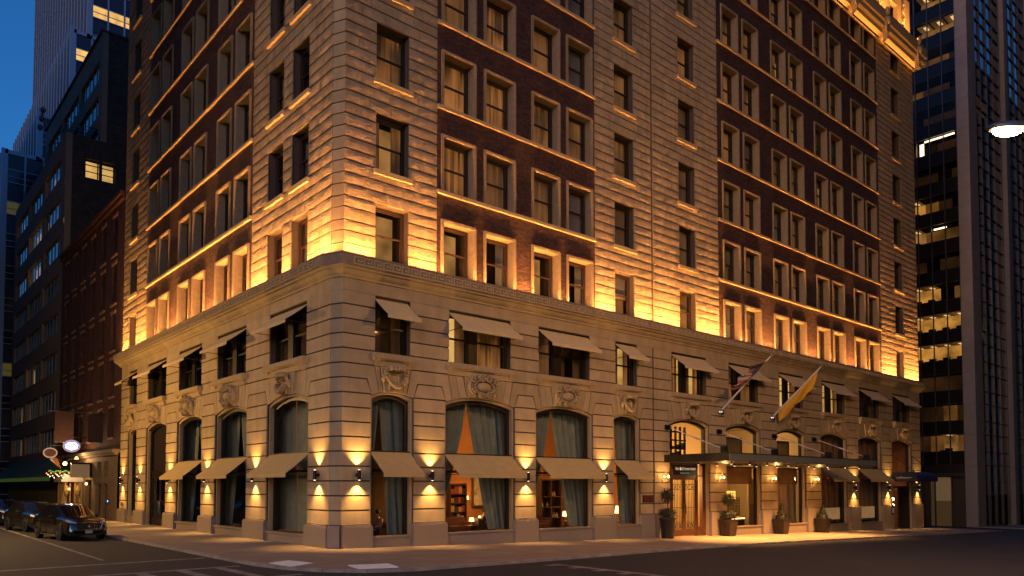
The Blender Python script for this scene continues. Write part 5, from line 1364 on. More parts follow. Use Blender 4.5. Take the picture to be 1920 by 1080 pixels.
def flag(x, mname, label, s0, s1, drop, wind, fold, name='flag', bunch=.55):
    base = Vector((x, -.05, 6.95)); tip = base + Vector((0, -3.45, 3.0)); m = MB(); NU, NV = 26, 22; P = {}
    for i in range(NU + 1):
        for j in range(NV + 1):
            u, v = i/NU, j/NV                       # u: away from the pole, v: along the pole from the low end to the tip
            p = base + (tip - base)*(s0 + (s1 - s0)*v) + Vector((0, 0, -.04))
            hang = Vector((wind[0]*u, wind[1]*u + .12*math.sin(9*v + 3*u)*u, -drop*u*(1 - .25*u)))
            slide = (base - tip).normalized()*(bunch*u*v*(s1 - s0)*4.0)
            rip = Vector((fold*math.sin(14*v + 4*u)*u**.6, fold*.6*math.cos(11*v - 3*u)*u, fold*.35*math.sin(17*v)*u))
            P[i, j] = p + hang + slide + rip
    uvs = []
    for i in range(NU):
        for j in range(NV):
            m.face([P[i,j], P[i+1,j], P[i+1,j+1], P[i,j+1]]); uvs += [(i/NU, j/NV), ((i+1)/NU, j/NV), ((i+1)/NU, (j+1)/NV), (i/NU, (j+1)/NV)]
    me = m.data(name, mname, recalc=False); l = me.uv_layers.new(name='UVMap')
    for k, q in enumerate(uvs): l.data[k].uv = q
    for p in me.polygons: p.use_smooth = True
    o = link(name, me, label=label, cat='flag'); return o
flag(25.95, 'flag_stripes', 'faded red white and blue striped flag drooping from the left pole', .50, .95, .55, (-1.45, .1), .20, bunch=.0)
flag(31.95, 'flag_orange', 'plain orange flag trailing down along the right pole', .14, .95, .85, (.42, .15), .10, bunch=.25)

# ------------------------------------------------------------------ concealed uplights on the ledge
UP = (1.0, 0.395, 0.10)
def uplight(side, a, b, z, o=.33, per_m=44.0, spread=150, beam=14.0):
    L_ = b - a; u = (a + b)/2
    h = FM(side); h.box((a + .03, -o - .05, z - .045), (b - .03, -o + .05, z - .005)); hs = h.build('uplight_housing', 'black_metal', hotel)
    h = FM(side); h.box((a + .04, -o - .03, z - .004), (b - .04, -o + .03, z + .004)); h.build('led_strip', 'led_strip', hs)
    lamp('AREA', T(side, u, -o, z + .012), per_m*L_, UP, (math.pi, 0, RZ[side]), size=(L_ - .06, .06), spread=rad(spread), name='uplight', parent=hotel)
    lamp('AREA', T(side, u, -o - .06, z + .012), beam*L_, UP, (math.pi, 0, RZ[side]), size=(L_ - .06, .04), spread=rad(52), name='uplight', parent=hotel)
UZ = 11.50
for a, b in ((-.05, 1.66), (3.30, 4.90), (9.30, 10.24), (14.66, 16.34), (18.0, 19.42), (19.66, 22.03), (23.7, 26.48), (30.9, 32.44), (36.86, 38.4), (42.82, 44.36), (48.78, 52.1), (53.76, 56.75)): uplight('R', a, b, UZ)
for a, b in ((-30.75, -29.25), (-27.6, -25.1), (-20.68, -19.06), (-14.65, -13.14), (-8.68, -6.73), (-5.07, -4.25), (-2.6, -.25)): uplight('L', a, b, UZ)
for a, b in ((1.72, 3.22), (5.0, 9.22), (10.35, 14.58), (16.42, 17.94), (22.1, 23.62), (26.6, 30.8), (32.5, 36.8), (38.45, 42.75), (44.4, 48.7), (52.17, 53.7)): uplight('R', a, b, UZ, per_m=17.0, beam=7.0)
for a, b in ((-29.2, -27.65), (-25.0, -20.75), (-19.0, -14.7), (-13.08, -8.75), (-6.68, -5.12), (-4.2, -2.65)): uplight('L', a, b, UZ, per_m=17.0, beam=7.0)
for a, b in ((38, 43), (43.6, 48), (49.8, 52.4), (54.4, 56.7)): uplight('R', a, b, 41.55, .55, 60)
for a, b in ((38, 43.4), (44.2, 49.0), (49.8, 56.7)):                       # a second line tucked on the lowest step of the top cornice
    m = FM('R'); m.box((a, -.46, 39.42), (b, -.36, 39.46)); hs = m.build('uplight_housing', 'black_metal', hotel)
    for u in (a + .5, b - .5): m = FM('R'); m.box((u - .03, -.45, 39.40), (u + .03, 0, 39.42)); m.build('uplight_bracket', 'black_metal', hotel)
    lamp('AREA', T('R', (a + b)/2, -.41, 39.475), 2.2*(b - a), UP, (math.pi, 0, 0), size=(b - a, .06), spread=rad(160), name='uplight', parent=hotel)
# ------------------------------------------------------------------ street lamps
mat('lamp_grey', (.16, .16, .165), .45, metal=.6)
def street_lamp(head, arm_dir, arm, zg, label, power, col, aim=None, cone=165):
    t = thing('street_lamp', label, 'street lamp', (head[0] + arm_dir[0]*arm, head[1] + arm_dir[1]*arm, zg))
    H = head[2] - zg; ax, ay = -arm_dir[0]*arm, -arm_dir[1]*arm
    m = MB(); m.lathe([(.22, 0), (.22, .5), (.13, .6), (.11, 3), (.07, H + .3)], (0,0,0), 12); m.build('pole', 'lamp_grey', t, smooth=True)
    m = MB(); m.tube([(0,0,H - .3), (ax*.25, ay*.25, H + .22), (ax*.6, ay*.6, H + .30), (ax*.92, ay*.92, H + .16)], [.06,.05,.045,.04], 8); m.build('arm', 'lamp_grey', t, smooth=True)
    rz = math.atan2(ay, ax); Mx = Matrix.Translation((ax, ay, H)) @ Matrix.Rotation(rz, 4, 'Z') @ Matrix.Scale(1.55 if H > 10 else 1.0, 4)
    m = MB(); hd = MB(); hd.ball((0,0,.10), (.46,.19,.12), 16, 8); m.v = [Mx @ Vector((x, y, max(z, .04))) for x, y, z in hd.v]; m.f = hd.f; m.mi = hd.mi; m.build('lamp_head', 'lamp_grey', t, smooth=True)
    m = MB(); hd = MB(); hd.ball((.05,0,.035), (.30,.16,.11), 14, 8); m.v = [Mx @ Vector((x, y, min(z, .04))) for x, y, z in hd.v]; m.f = hd.f; m.mi = hd.mi; m.build('lens', 'street_lens', t, smooth=True)
    lamp('POINT', (ax, ay, H - .20), power, col, radius=.16, name='street_glow', parent=t)
emit('street_lens', (1.0, .74, .38), 60.0)
street_lamp((13.55, -19.1, 13.75), (.752, -.659), 3.2, gz(14), 'tall street lamp with a bright lens hanging in from the right', 2300, (1.0, .45, .12))
street_lamp((-11.6, 22.0, 8.0), (-1, 0), 4.2, 0, 'added out-of-view lamp over the side street, lighting the side front and parked cars', 2300, (1.0, .56, .20))  # second lamp, added out of view to light the side front and the cars

# ------------------------------------------------------------------ the blocks across the side street close the view of the sky there
mat('far_render', (.10, .08, .065), .9, var=.2, vscale=.3)
for y0, y1, h, lb in ((4, 46, 66, 'dark stone block across the side street from the arched windows'), (47.5, 84, 60, 'taller dark block across the side street from the office block'), (86, 520, 50, 'dark block far along the side street')):
    t = thing('city_block', lb, 'building', (0, 0, 0)); m = MB()
    nb = int((y1 - y0)/3.4); ops = [(y0 + 1 + 3.4*k, y0 + 2.6 + 3.4*k, 1.2 + 3.7*q, 3.4 + 3.7*q) for k in range(nb) for q in range(int(h/3.7))]
    class WM(MB):
        def face(s, pts): super().face([(-19.3 - d, u, z) for u, d, z in pts])
    m = WM(); wall_grid(m, y0, y1, -.5, h, ops, 0, .3); m.build('wall', 'far_render', t, recalc=False)
    m = MB(); m.box((-40, y0, -.5), (-19.62, y1, h)); m.build('block_body', 'room_dark', t)
for x0, x1, h, lb in ((15, 40, 74, 'dark stone block across the wide street, facing the corner awnings'), (41.5, 96, 88, 'taller dark block across the wide street, facing the canopy'), (97, 320, 92, 'dark block far down the wide street opposite the glass tower')):
    t = thing('city_block', lb, 'building', (0, 0, 0))
    nb = int((x1 - x0)/3.4); ops = [(x0 + 1 + 3.4*k, x0 + 2.6 + 3.4*k, 1.2 + 3.7*q, 3.4 + 3.7*q) for k in range(nb) for q in range(int(h/3.7))]
    class WS(MB):
        def face(s, pts): super().face([(u, -26.5 - d, z) for u, d, z in pts])
    m = WS(); wall_grid(m, x0, x1, -3, h, ops, 0, .3); m.build('wall', 'far_render', t, recalc=False)
    m = MB(); m.box((x0, -55, -3), (x1, -26.85, h)); m.build('block_body', 'room_dark', t)
# ------------------------------------------------------------------ parked cars
mat('car_black', (.012, .012, .013), .10, spec=.8, metal=.0); mat('car_glass', (.006, .007, .010), .04, spec=.9); mat('tyre', (.012, .012, .012), .85); mat('rim', (.32, .32, .34), .25, metal=1.0)
mat('chrome', (.7, .7, .72), .12, metal=1.0); mat('trim_black', (.008, .008, .008), .5); mat('head_glass', (.55, .57, .6), .08, spec=.9); mat('plate', (.6, .55, .35), .5); mat('red_glass', (.25, .01, .01), .15)
for n_ in ('car_black',):
    MATS[n_].node_tree.nodes['Principled BSDF'].inputs['Coat Weight'].default_value = 1.0
# stations along the car (front is -y): y, half width sill, half width belt, z bottom, z belt, half width roof, z roof
ST = [(-2.40, .66, .60, .34, .62, .50, .70), (-2.34, .80, .74, .24, .74, .60, .86), (-2.18, .89, .84, .22, .86, .66, .96), (-1.75, .93, .90, .22, .96, .74, 1.04), (-1.10, .94, .92, .22, 1.01, .78, 1.09),
      (-.92, .94, .92, .22, 1.02, .78, 1.12), (-.25, .94, .92, .22, 1.04, .64, 1.58), (.35, .94, .92, .22, 1.05, .62, 1.66), (1.05, .94, .92, .22, 1.07, .61, 1.65), (1.62, .94, .91, .24, 1.09, .60, 1.58), (2.02, .92, .88, .27, 1.10, .62, 1.30), (2.24, .88, .83, .32, 1.06, .66, 1.14), (2.36, .78, .72, .40, .92, .55, 1.0)]
def car_meshes():
    body, side_g, wind, rear = MB(), [], MB(), MB()
    def sec(s):
        y, ws, wb, z0, zb, wr, zr = s
        h = [(0, z0), (ws*.86, z0), (ws, z0 + .12), (ws*1.0 + .015, (z0 + zb)*.5), (wb + .02, zb - .10), (wb, zb), (wr, zr - .035), (wr*.80, zr), (0, zr + .012)]
        return [(x, y, z) for x, z in h]
    S = [sec(s) for s in ST]; glassq = []
    for i in range(len(S) - 1):
        cabin = 5 <= i <= 9
        for sgn in (1, -1):
            for k in range(len(S[i]) - 1):
                q = [S[i][k], S[i+1][k], S[i+1][k+1], S[i][k+1]]; q = [(sgn*x, y, z) for x, y, z in q]
                if cabin and k == 5 and 6 <= i <= 8: side_g.append((sgn, i, q)); continue
                if i == 5 and k in (6, 7): wind.face(q); continue
                if i == 5 and k == 5: wind.face(q); continue
                if i == 9 and k in (6, 7): rear.face(q); continue
                body.face(q)
    for sgn in (1, -1): pass
    body.face([(x, y, z) for x, y, z in S[0]] + [(-x, y, z) for x, y, z in reversed(S[0][1:-1])])
    body.face([(x, y, z) for x, y, z in S[-1]] + [(-x, y, z) for x, y, z in reversed(S[-1][1:-1])])
    d = {'body': body.data('body', 'car_black', smooth=True), 'windscreen': wind.data('windscreen', 'car_glass', smooth=True), 'rear_window': rear.data('rear_window', 'car_glass', smooth=True)}
    sg = []
    for sgn, i, q in side_g:
        m = MB(); q = [Vector(p) for p in q]; c = sum(q, Vector())/4
        m.face([p + (c - p)*.05 for p in q]); sg.append(m.data('side_window', 'car_glass', recalc=False))
        m2 = MB(); inn = [p + (c - p)*.05 for p in q]
        for k in range(4): m2.face([q[k], q[(k+1) % 4], inn[(k+1) % 4], inn[k]])
        sg.append(m2.data('window_trim', 'chrome', recalc=False))
    d['side'] = sg
    wheels = MB(); t = []
    for k in range(25):
        a = 2*math.pi*k/24; t.append(a)
    prof = [(.25, -.11), (.335, -.115), (.365, -.09), (.37, 0), (.365, .09), (.335, .115), (.25, .11)]
    ty = MB(); n = 28; vs = []; fs = []
    for r, x in prof:
        for i in range(n): a = 2*math.pi*i/n; vs.append((x, r*math.cos(a), r*math.sin(a)))
    for j in range(len(prof) - 1):
        for i in range(n): fs.append((j*n+i, j*n+(i+1) % n, (j+1)*n+(i+1) % n, (j+1)*n+i))
    ty.mesh(vs, fs); d['tyre'] = ty.data('tyre', 'tyre', smooth=True)
    rm = MB()
    rm.tube([(-.06, 0, 0), (.115, 0, 0)], .07, 12)
    for k in range(10):
        a = 2*math.pi*k/10; ca, sa = math.cos(a), math.sin(a); M_ = Matrix.Rotation(a, 4, 'X')
        for w in (-.035, .035): rm.box((.085, w - .013, .05), (.11, w + .013, .26), M_)
    ring = [(.10, .255*math.cos(a), .255*math.sin(a)) for a in t]; rm.tube(ring, .02, 6, cap=False); rm.tube([(-.10, 0, 0), (-.09, 0, 0)], .25, 20)
    d['rim'] = rm.data('rim', 'rim')
    arch = MB(); pts = [(.0, .44*math.cos(a), .44*math.sin(a)) for a in [math.pi*k/14 - .12 for k in range(15)]]
    for k in range(14):
        p, q = pts[k], pts[k+1]; arch.mesh([(-.05, p[1], p[2]), (.012, p[1], p[2]), (.012, q[1], q[2]), (-.05, q[1], q[2]), (-.05, p[1]*.86, p[2]*.86), (.012, p[1]*.86, p[2]*.86), (.012, q[1]*.86, q[2]*.86), (-.05, q[1]*.86, q[2]*.86)], [(0,1,2,3),(1,5,6,2),(4,7,6,5),(0,3,7,4)])
    arch.prism([(.40*math.cos(a), .40*math.sin(a)) for a in [2*math.pi*k/20 for k in range(20)]], -.03, .004, 'x'); d['arch'] = arch.data('wheel_arch', 'trim_black')
    return d
CARM = car_meshes()
def car(loc, rz, label):
    t = thing('parked_car', label, 'car', loc, rz, 'dark cars parked along the side street')
    link('body', CARM['body'], t); link('windscreen', CARM['windscreen'], t); link('rear_window', CARM['rear_window'], t)
    for s in CARM['side']: link(s.name.split('.')[0], s, t)
    for sx in (-1, 1):
        for y in (-1.46, 1.38):
            w = bpy.data.objects.new('wheel', CARM['tyre']); C.objects.link(w); w.parent = t; w.location = (sx*.86, y, .37)
            r = link('rim', CARM['rim'], w, None, math.pi if sx < 0 else 0); link('wheel_arch', CARM['arch'], t, (sx*.945, y, .37), math.pi if sx < 0 else 0)
    for sx in (-1, 1):
        m = MB(); m.mesh([(sx*.50, -2.395, .80), (sx*.80, -2.24, .84), (sx*.895, -1.98, .93), (sx*.83, -2.0, .985), (sx*.70, -2.235, .93), (sx*.52, -2.35, .86)], [(0,1,2,3,4,5)]); m.build('headlight', 'head_glass', t, recalc=False)
        m = MB(); m.mesh([(sx*.70, -2.40, .44), (sx*.79, -2.36, .44), (sx*.80, -2.345, .66), (sx*.76, -2.375, .66)], [(0,1,2,3)]); m.build('running_light', 'chrome', t, recalc=False)
        m = MB(); m.ball((sx*1.04, -.62, 1.10), (.11, .075, .075), 10, 6); m.tube([(sx*.90, -.60, 1.05), (sx*1.0, -.62, 1.08)], .025, 6); m.build('mirror', 'car_black', t, smooth=True)
        m = MB(); m.tube([(sx*.58, -.15, 1.64), (sx*.60, .2, 1.70), (sx*.58, 1.1, 1.70), (sx*.57, 1.5, 1.63)], .018, 6); m.build('roof_rail', 'chrome', t, smooth=True)
        for y in (-.10, .92):
            m = MB(); m.tube([(sx*.965, y, .92), (sx*.985, y + .02, .925), (sx*.985, y + .17, .925), (sx*.965, y + .19, .92)], .014, 6); m.build('door_handle', 'chrome', t)
        for y0, y1 in ((-.82, .28), (.30, 1.12)):
            m = MB(); m.box((sx*.958 - .004, y0, .30), (sx*.958 + .004, y0 + .012, 1.0)); m.build('door_seam', 'trim_black', t)
        m = MB(); m.box((sx*.955 - .012, -1.0, .235), (sx*.955 + .012, .95, .285)); m.build('sill_trim', 'chrome', t)
        m = MB(); m.box((sx*.72 - .11, 2.28, .82), (sx*.72 + .11, 2.37, .98)); m.build('tail_light', 'red_glass', t)
    m = MB(); m.prism([(-.48, .52), (.48, .52), (.58, .80), (-.58, .80)], -2.425, -2.39); m.build('grille', 'trim_black', t)
    m = MB()
    P_ = [(-.49, -2.43, .515), (.49, -2.43, .515), (.595, -2.42, .81), (-.595, -2.42, .81)]
    for k in range(4): m.tube([P_[k], P_[(k+1) % 4]], .014, 6)
    for k in range(9): m.tube([(-.44 + .11*k, -2.43, .53), (-.48 + .12*k, -2.43, .79)], .007, 5)
    m.build('grille_frame', 'chrome', t)
    m = MB(); m.prism([(-.06, .70), (-.05, .63), (0, .60), (.05, .63), (.06, .70), (0, .715)], -2.45, -2.43); m.build('crest', 'chrome', t)
    m = MB(); m.box((-.8, -2.40, .25), (.8, -2.30, .42)); m.build('lower_bumper', 'trim_black', t); m = MB(); m.box((-.16, -2.435, .34), (.16, -2.40, .48)); m.build('number_plate', 'plate', t)
car((-5.95, 15.7, -.13), rad(8), 'dark sport utility car parked nearest the corner, its grille facing out')
car((-6.0, 24.6, -.13), rad(9), 'dark sport utility car parked directly behind the first one')
car((-6.15, 34.5, -.13), rad(9), 'dark car parked third in the row, half out of view')

# ------------------------------------------------------------------ red brick house next door on the side street
house = thing('brick_house', 'dark red brick house with tall windows beside the hotel', 'building', (0, 41, 0))
house.location = (0, 0, 0)
mat('sill_stone', (.20, .12, .085), .8); mat('shop_stone', (.14, .10, .065), .8, var=.2)
HY0, HY1 = 30.9, 51.3
cols = [33.35, 36.55, 39.75, 42.95, 46.15, 49.3]
rows = [(19.15, 21.95), (15.55, 18.45), (12.15, 14.85), (8.85, 11.5), (5.9, 8.0)]
opens = [(-(c + .62), -(c - .62), z0, z1) for c in cols for z0, z1 in rows]
m = FM('L'); wall_grid(m, -HY1, -HY0, 5.0, 22.9, opens, 0.0, .3); m.build('brick_wall', 'red_brick', house, recalc=False)
m = FM('L'); m.box((-HY1, -.35, 22.9), (-HY0, .3, 23.15)); m.box((-HY1, -.2, 22.6), (-HY0, 0, 22.9)); m.build('cornice', 'red_brick', house)
m = FM('L'); m.box((-HY1, .35, -1), (-HY0, 15, 22.9)); m.build('house_body', 'room_dark', house)
hs, hl, hp = MB(), MB(), MB()
hs.box((-.72, -.10, 0), (.72, .05, .14)); hl.box((-.70, -.06, 0), (.70, .05, .22)); HS, HL = hs.data('window_sill', 'sill_stone'), hl.data('lintel', 'sill_stone')
def small_window(w, h, mname):
    f = MB(); f.box((-w/2, 0, 0), (-w/2 + .08, .1, h)); f.box((w/2 - .08, 0, 0), (w/2, .1, h)); f.box((-w/2 + .08, 0, h - .08), (w/2 - .08, .1, h)); f.box((-w/2 + .08, 0, 0), (w/2 - .08, .1, .08)); f.box((-w/2 + .08, .0, h/2 - .035), (w/2 - .08, .1, h/2 + .035))
    p = MB(); p.box((-w/2 + .08, .05, .08), (w/2 - .08, .058, h/2 - .035)); p2 = MB(); p2.box((-w/2 + .08, .05, h/2 + .035), (w/2 - .08, .058, h - .08))
    return f.data('window', mname), p.data('pane', 'pane_glass'), p2.data('pane', 'pane_glass')
HW = {h: small_window(1.24, h, 'window_dark') for h in {round(z1 - z0, 2) for z0, z1 in rows}}
for c in cols:
    for z0, z1 in rows:
        f, p, p2 = HW[round(z1 - z0, 2)]; w = fplace('window', f, 'L', -c, .18, z0, house); link('pane', p, w); link('pane', p2, w)
        fplace('window_sill', HS, 'L', -c, 0, z0 - .14, house); fplace('lintel', HL, 'L', -c, 0, z1, house)
# shop storey
m = FM('L'); sh_open = [(-34.9,-33.6,-.1,2.6), (-37.0,-35.4,.3,2.6), (-34.6,-33.5,3.1,4.2), (-36.6,-35.4,3.1,4.2), (-40.2,-38.2,-.1,2.9), (-45.6,-41.2,.3,2.9), (-50.6,-46.6,.3,2.9)]
wall_grid(m, -HY1, -HY0, -.5, 4.75, sh_open, -.12, .34); m.build('shop_wall', 'shop_stone', house, recalc=False)
m = FM('L'); m.box((-HY1, -.5, 4.75), (-HY0, .2, 5.0)); m.box((-HY1, -.35, 4.6), (-HY0, -.1, 4.75)); m.build('shop_cornice', 'shop_stone', house)
for o in sh_open:
    m = FM('L'); m.box((o[0], .12, o[2]), (o[0] + .09, .22, o[3])); m.box((o[1] - .09, .12, o[2]), (o[1], .22, o[3])); m.box((o[0] + .09, .12, o[3] - .09), (o[1] - .09, .22, o[3])); m.box((o[0] + .09, .12, o[2]), (o[1] - .09, .22, o[2] + .12)); w = m.build('window', 'window_wood', house)
    m = FM('L'); m.box((o[0] + .09, .16, o[2] + .12), (o[1] - .09, .17, o[3] - .09)); m.build('pane', 'pane_glass', w)
    if o[0] < -41: m = FM('L'); m.box((o[0], .28, o[2]), (o[1], .30, o[3])); m.build('room_wall', 'room_dim', w)
m = FM('L'); m.box((-34.7, .05, .0), (-33.8, .11, 2.4)); d = m.build('door', 'door_wood', house)
m = FM('L')
for k in range(6): m.box((-45.4 + .7*k, -.16, .3), (-45.36 + .7*k + .10, -.12, 3.0))
m.build('pilaster', 'book_tan', house)
t = thing('keypad_panel', 'small panel with a blue light by the door of the red brick house', 'panel', T('L', -33.25, -.13, 1.35), RZ['L']); m = MB(); m.box((-.25, -.06, -.14), (.25, 0, .14)); m.build('case', 'black_metal', t); emit('blue_led', (.05, .3, 1.0), 6); m = MB(); m.box((.08, -.064, -.06), (.2, -.06, .06)); m.build('screen', 'blue_led', t)

# hanging signs, banners and the lantern of the bar
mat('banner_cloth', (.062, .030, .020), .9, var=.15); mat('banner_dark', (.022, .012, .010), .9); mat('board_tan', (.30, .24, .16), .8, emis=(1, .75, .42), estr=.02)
t = thing('banner', 'large plain brown banner hanging from an iron pole', 'banner', (0, 40.8, 0)); m = MB()
for i in range(8):
    z0, z1 = 5.85 + 2.35*i/8, 5.85 + 2.35*(i+1)/8; y = lambda z: .06*math.sin(z*2.2)
    m.face([(-2.2, y(z0), z0), (-.9, y(z0), z0), (-.9, y(z1), z1), (-2.2, y(z1), z1)])
m.build('cloth', 'banner_cloth', t, recalc=False); m = MB(); m.tube([(0, 0, 8.22), (-2.7, 0, 8.22)], .03, 6); m.tube([(0, 0, 9.3), (-2.2, 0, 8.22)], .015, 6); m.tube([(0, 0, 5.82), (-2.2, 0, 5.82)], .02, 6); m.build('pole', 'brass', t)
t = thing('banner', 'dark fabric banner hanging flat against the red brick house', 'banner', (0, 35.0, 0)); m = MB(); m.box((-1.15, -.05, 5.6), (-.15, .05, 7.6)); m.build('cloth', 'banner_dark', t); m = MB(); m.tube([(0,0,7.65), (-1.3,0,7.65)], .03, 6); m.build('pole', 'black_metal', t)
def oval_sign(x, y, z, rx, rz_, face, rim, label, inner=None):
    t = thing('oval_sign', label, 'sign', (x, y, z)); n = 28
    m = MB(); m.prism([(rx*math.cos(2*math.pi*i/n), rz_*math.sin(2*math.pi*i/n)) for i in range(n)], -.07, .07); m.build('sign_face', face, t)
    m = MB(); m.tube([(rx*math.cos(2*math.pi*i/n), -.06, rz_*math.sin(2*math.pi*i/n)) for i in range(n + 1)], .05, 6, cap=False); m.build('rim', rim, t)
    m = MB(); m.tube([(rx*.4, 0, rz_*.9), (rx*.4, 0, rz_ + .25)], .02, 6); m.tube([(-x - .02 if x < 0 else 0, 0, rz_ + .25), (-rx*.6, 0, rz_ + .25)], .025, 6); m.build('bracket', 'black_metal', t)
    return t
emit('sign_blue', (.05, .10, 1.0), 1.0); emit('sign_white', (.85, .92, 1.0), 1.6); emit('rim_glow', (1.0, .55, .35), .22)
t = oval_sign(-1.58, 38.0, 5.42, .54, .42, 'sign_blue', 'rim_glow', 'glowing blue and white oval sign hanging over the bar')
m = MB()
m.prism([(.42*math.cos(2*math.pi*i/24)*(1 + .06*math.sin(9*2*math.pi*i/24)), .29*math.sin(2*math.pi*i/24)*(1 + .1*math.sin(7*2*math.pi*i/24))) for i in range(24)], -.085, -.072); m.build('white_field', 'sign_white', t)
m = MB()
for x, w, z0, z1 in ((-.34,.10,-.12,.2),(-.16,.10,-.18,.24),(.02,.1,-.10,.26),(.2,.1,-.16,.2),(.36,.08,-.1,.14)): m.box((x*.6, -.096, z0*.8), (x*.6 + w*.4, -.086, z1*.8))
m.build('lettering', 'sign_blue', t)
oval_sign(-2.26, 42.0, 5.03, .45, .36, 'banner_cloth', 'rim_glow', 'unlit brown oval sign with a pale rim, left of the blue one')
t = thing('blank_board', 'plain tan board on posts beside the bar lantern', 'signboard', (-.92, 38.2, 3.58)); m = MB(); m.box((-.63, -.05, -.50), (.63, .05, .50)); m.build('board', 'board_tan', t); m = MB(); m.box((-.63, -.10, .50), (.92, .08, .62)); m.build('bracket', 'black_metal', t)
m = MB(); m.box((.64, -.06, -.5), (.92, .06, .5)); m.build('frame', 'black_metal', t)
t = thing('bar_lantern', 'bright lamp on a bracket above the bar front', 'lamp', (-1.6, 40.0, 4.15)); m = MB(); m.tube([(1.6, 0, .4), (.5, 0, .4), (0, 0, .15)], .025, 6); m.build('bracket', 'black_metal', t); m = MB(); m.ball((0,0,0), .13, 10, 7); m.build('bulb', 'flame', t); lamp('POINT', (-.1, -.3, -.1), 110, (1, .55, .2), radius=.15, name='lantern_glow', parent=t)
t = thing('wall_lamp', 'small shaded lamp lighting the shop cornice', 'lamp', (-.9, 39.6, 4.5)); m = MB(); m.lathe([(.05, .2), (.16, .0)], (0,0,0), 10); m.build('shade', 'lamp_warm', t); lamp('POINT', (-.1, -.2, .25), 55, (1, .6, .25), radius=.1, name='wall_glow', parent=t)
t = thing('bay_front', 'white panelled bay front of the bar with carved brackets', 'shopfront', (0, 42, 0)); mat('bay_white', (.42, .44, .48), .5); mat('bay_gold', (.36, .25, .09), .5)
m = MB(); m.box((-1.5, -1.0, 2.95), (0, 1.6, 3.35)); m.prism([(-1.65, 2.75), (0, 2.75), (0, 2.95), (-1.65, 2.95)], -1.1, 1.7); m.build('fascia', 'bay_white', t)
for k in range(5):
    m = MB(); m.box((-1.4, -.95 + .6*k, 0), (-1.28, -.82 + .6*k, 2.75)); m.build('post', 'bay_gold', t)
    if k < 4:
        m = MB(); m.box((-1.33, -.82 + .6*k, .7), (-1.32, -.35 + .6*k, 2.6)); m.build('pane', 'pane_glass', t); m = MB(); m.box((-1.36, -.82 + .6*k, 0), (-1.30, -.35 + .6*k, .7)); m.build('panel', 'bay_gold', t)
for k in range(2):
    m = MB(); m.lathe([(.02, -.5), (.16, -.3), (.2, .0), (.1, .3), (.02, .4)], (-1.25 + .75*k, -1.06, 2.1), 10); m.build('bracket', 'bay_gold', t)
m = MB()
for k in range(5): m.box((-1.4 + .33*k, -1.0, 0), (-1.28 + .33*k, -.95, 2.75))
m.build('side_panel', 'bay_gold', t)
t = thing('string_lights', 'string of small coloured bulbs with green garland on the bar', 'lights', (-1.6, 40.7, 3.45)); m = MB(); m.tube([(-1.0 + .11*k, 0, .06*math.sin(k*1.3) + .1) for k in range(16)], .07, 5); mat('garland_green', (.03, .12, .03), .7); m.build('garland', 'garland_green', t)
emit('bulb_red', (1.0, .18, .06), 5); emit('bulb_amber', (1.0, .60, .2), 5)
for k in range(16):
    m = MB(); m.ball((-1.1 + .10*k, -.08 - .05*(k % 3), -.05 - .14*(k % 3) + .05*math.sin(k)), .03, 7, 5); m.build('bulb', 'bulb_red' if k % 3 == 0 else 'bulb_amber', t)
t = thing('flagpole', 'slanted pole with a green white and orange flag over the bar', 'flagpole', (-.3, 43.0, 4.3)); m = MB(); m.tube([(-.6,0,-.1), (-2.6, .1, 1.15)], .025, 7); m.build('pole', 'brass', t)
for k, (n_, c_) in enumerate((('fl_green', (.02, .14, .03)), ('fl_white', (.5, .5, .45)), ('fl_orange', (.45, .16, .03)))):
    mat(n_, c_, .85); m = MB(); a = Vector((-2.35 + .38*k, .1, 1.0 - .24*k)); bb = Vector((-1.97 + .38*k, .1, .76 - .24*k)); dn = Vector((.25, 0, -.55 - .12*k))
    m.face([a, bb, bb + dn, a + dn*.85]); m.build('stripe', n_, t, recalc=False)
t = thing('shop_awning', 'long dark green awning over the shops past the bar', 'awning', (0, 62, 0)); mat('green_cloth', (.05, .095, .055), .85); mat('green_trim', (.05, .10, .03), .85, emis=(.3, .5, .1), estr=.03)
m = MB(); m.face([(0, -15.0, 5.0), (0, 15, 5.0), (-1.7, 15, 3.2), (-1.7, -17, 3.2)]); m.face([(-1.7, -17, 3.2), (0, -15, 5.0), (0, -15, 3.2)]); m.build('awning_cloth', 'green_cloth', t, recalc=False)
m = MB(); m.face([(-1.71, -17, 3.2), (-1.71, 15, 3.2), (-1.71, 15, 2.85), (-1.71, -17, 2.85)]); m.build('valance', 'green_trim', t, recalc=False)
for k in range(3):
    t = thing('side_light', ['warm wall light inside the doorway of the red brick house', 'small red light low on the bar front', 'amber light beside the bar door'][k], 'light', [(.2, 35.9, 2.0), (-1.3, 39.9, 2.2), (-.4, 38.6, 2.6)][k]); m = MB(); m.ball((0,0,0), .09, 8, 6); m.build('bulb', 'bulb_amber' if k != 1 else 'bulb_red', t); m = MB(); m.box((0, -.05, -.02), (.3, .05, .02)); m.build('bracket', 'black_metal', t)

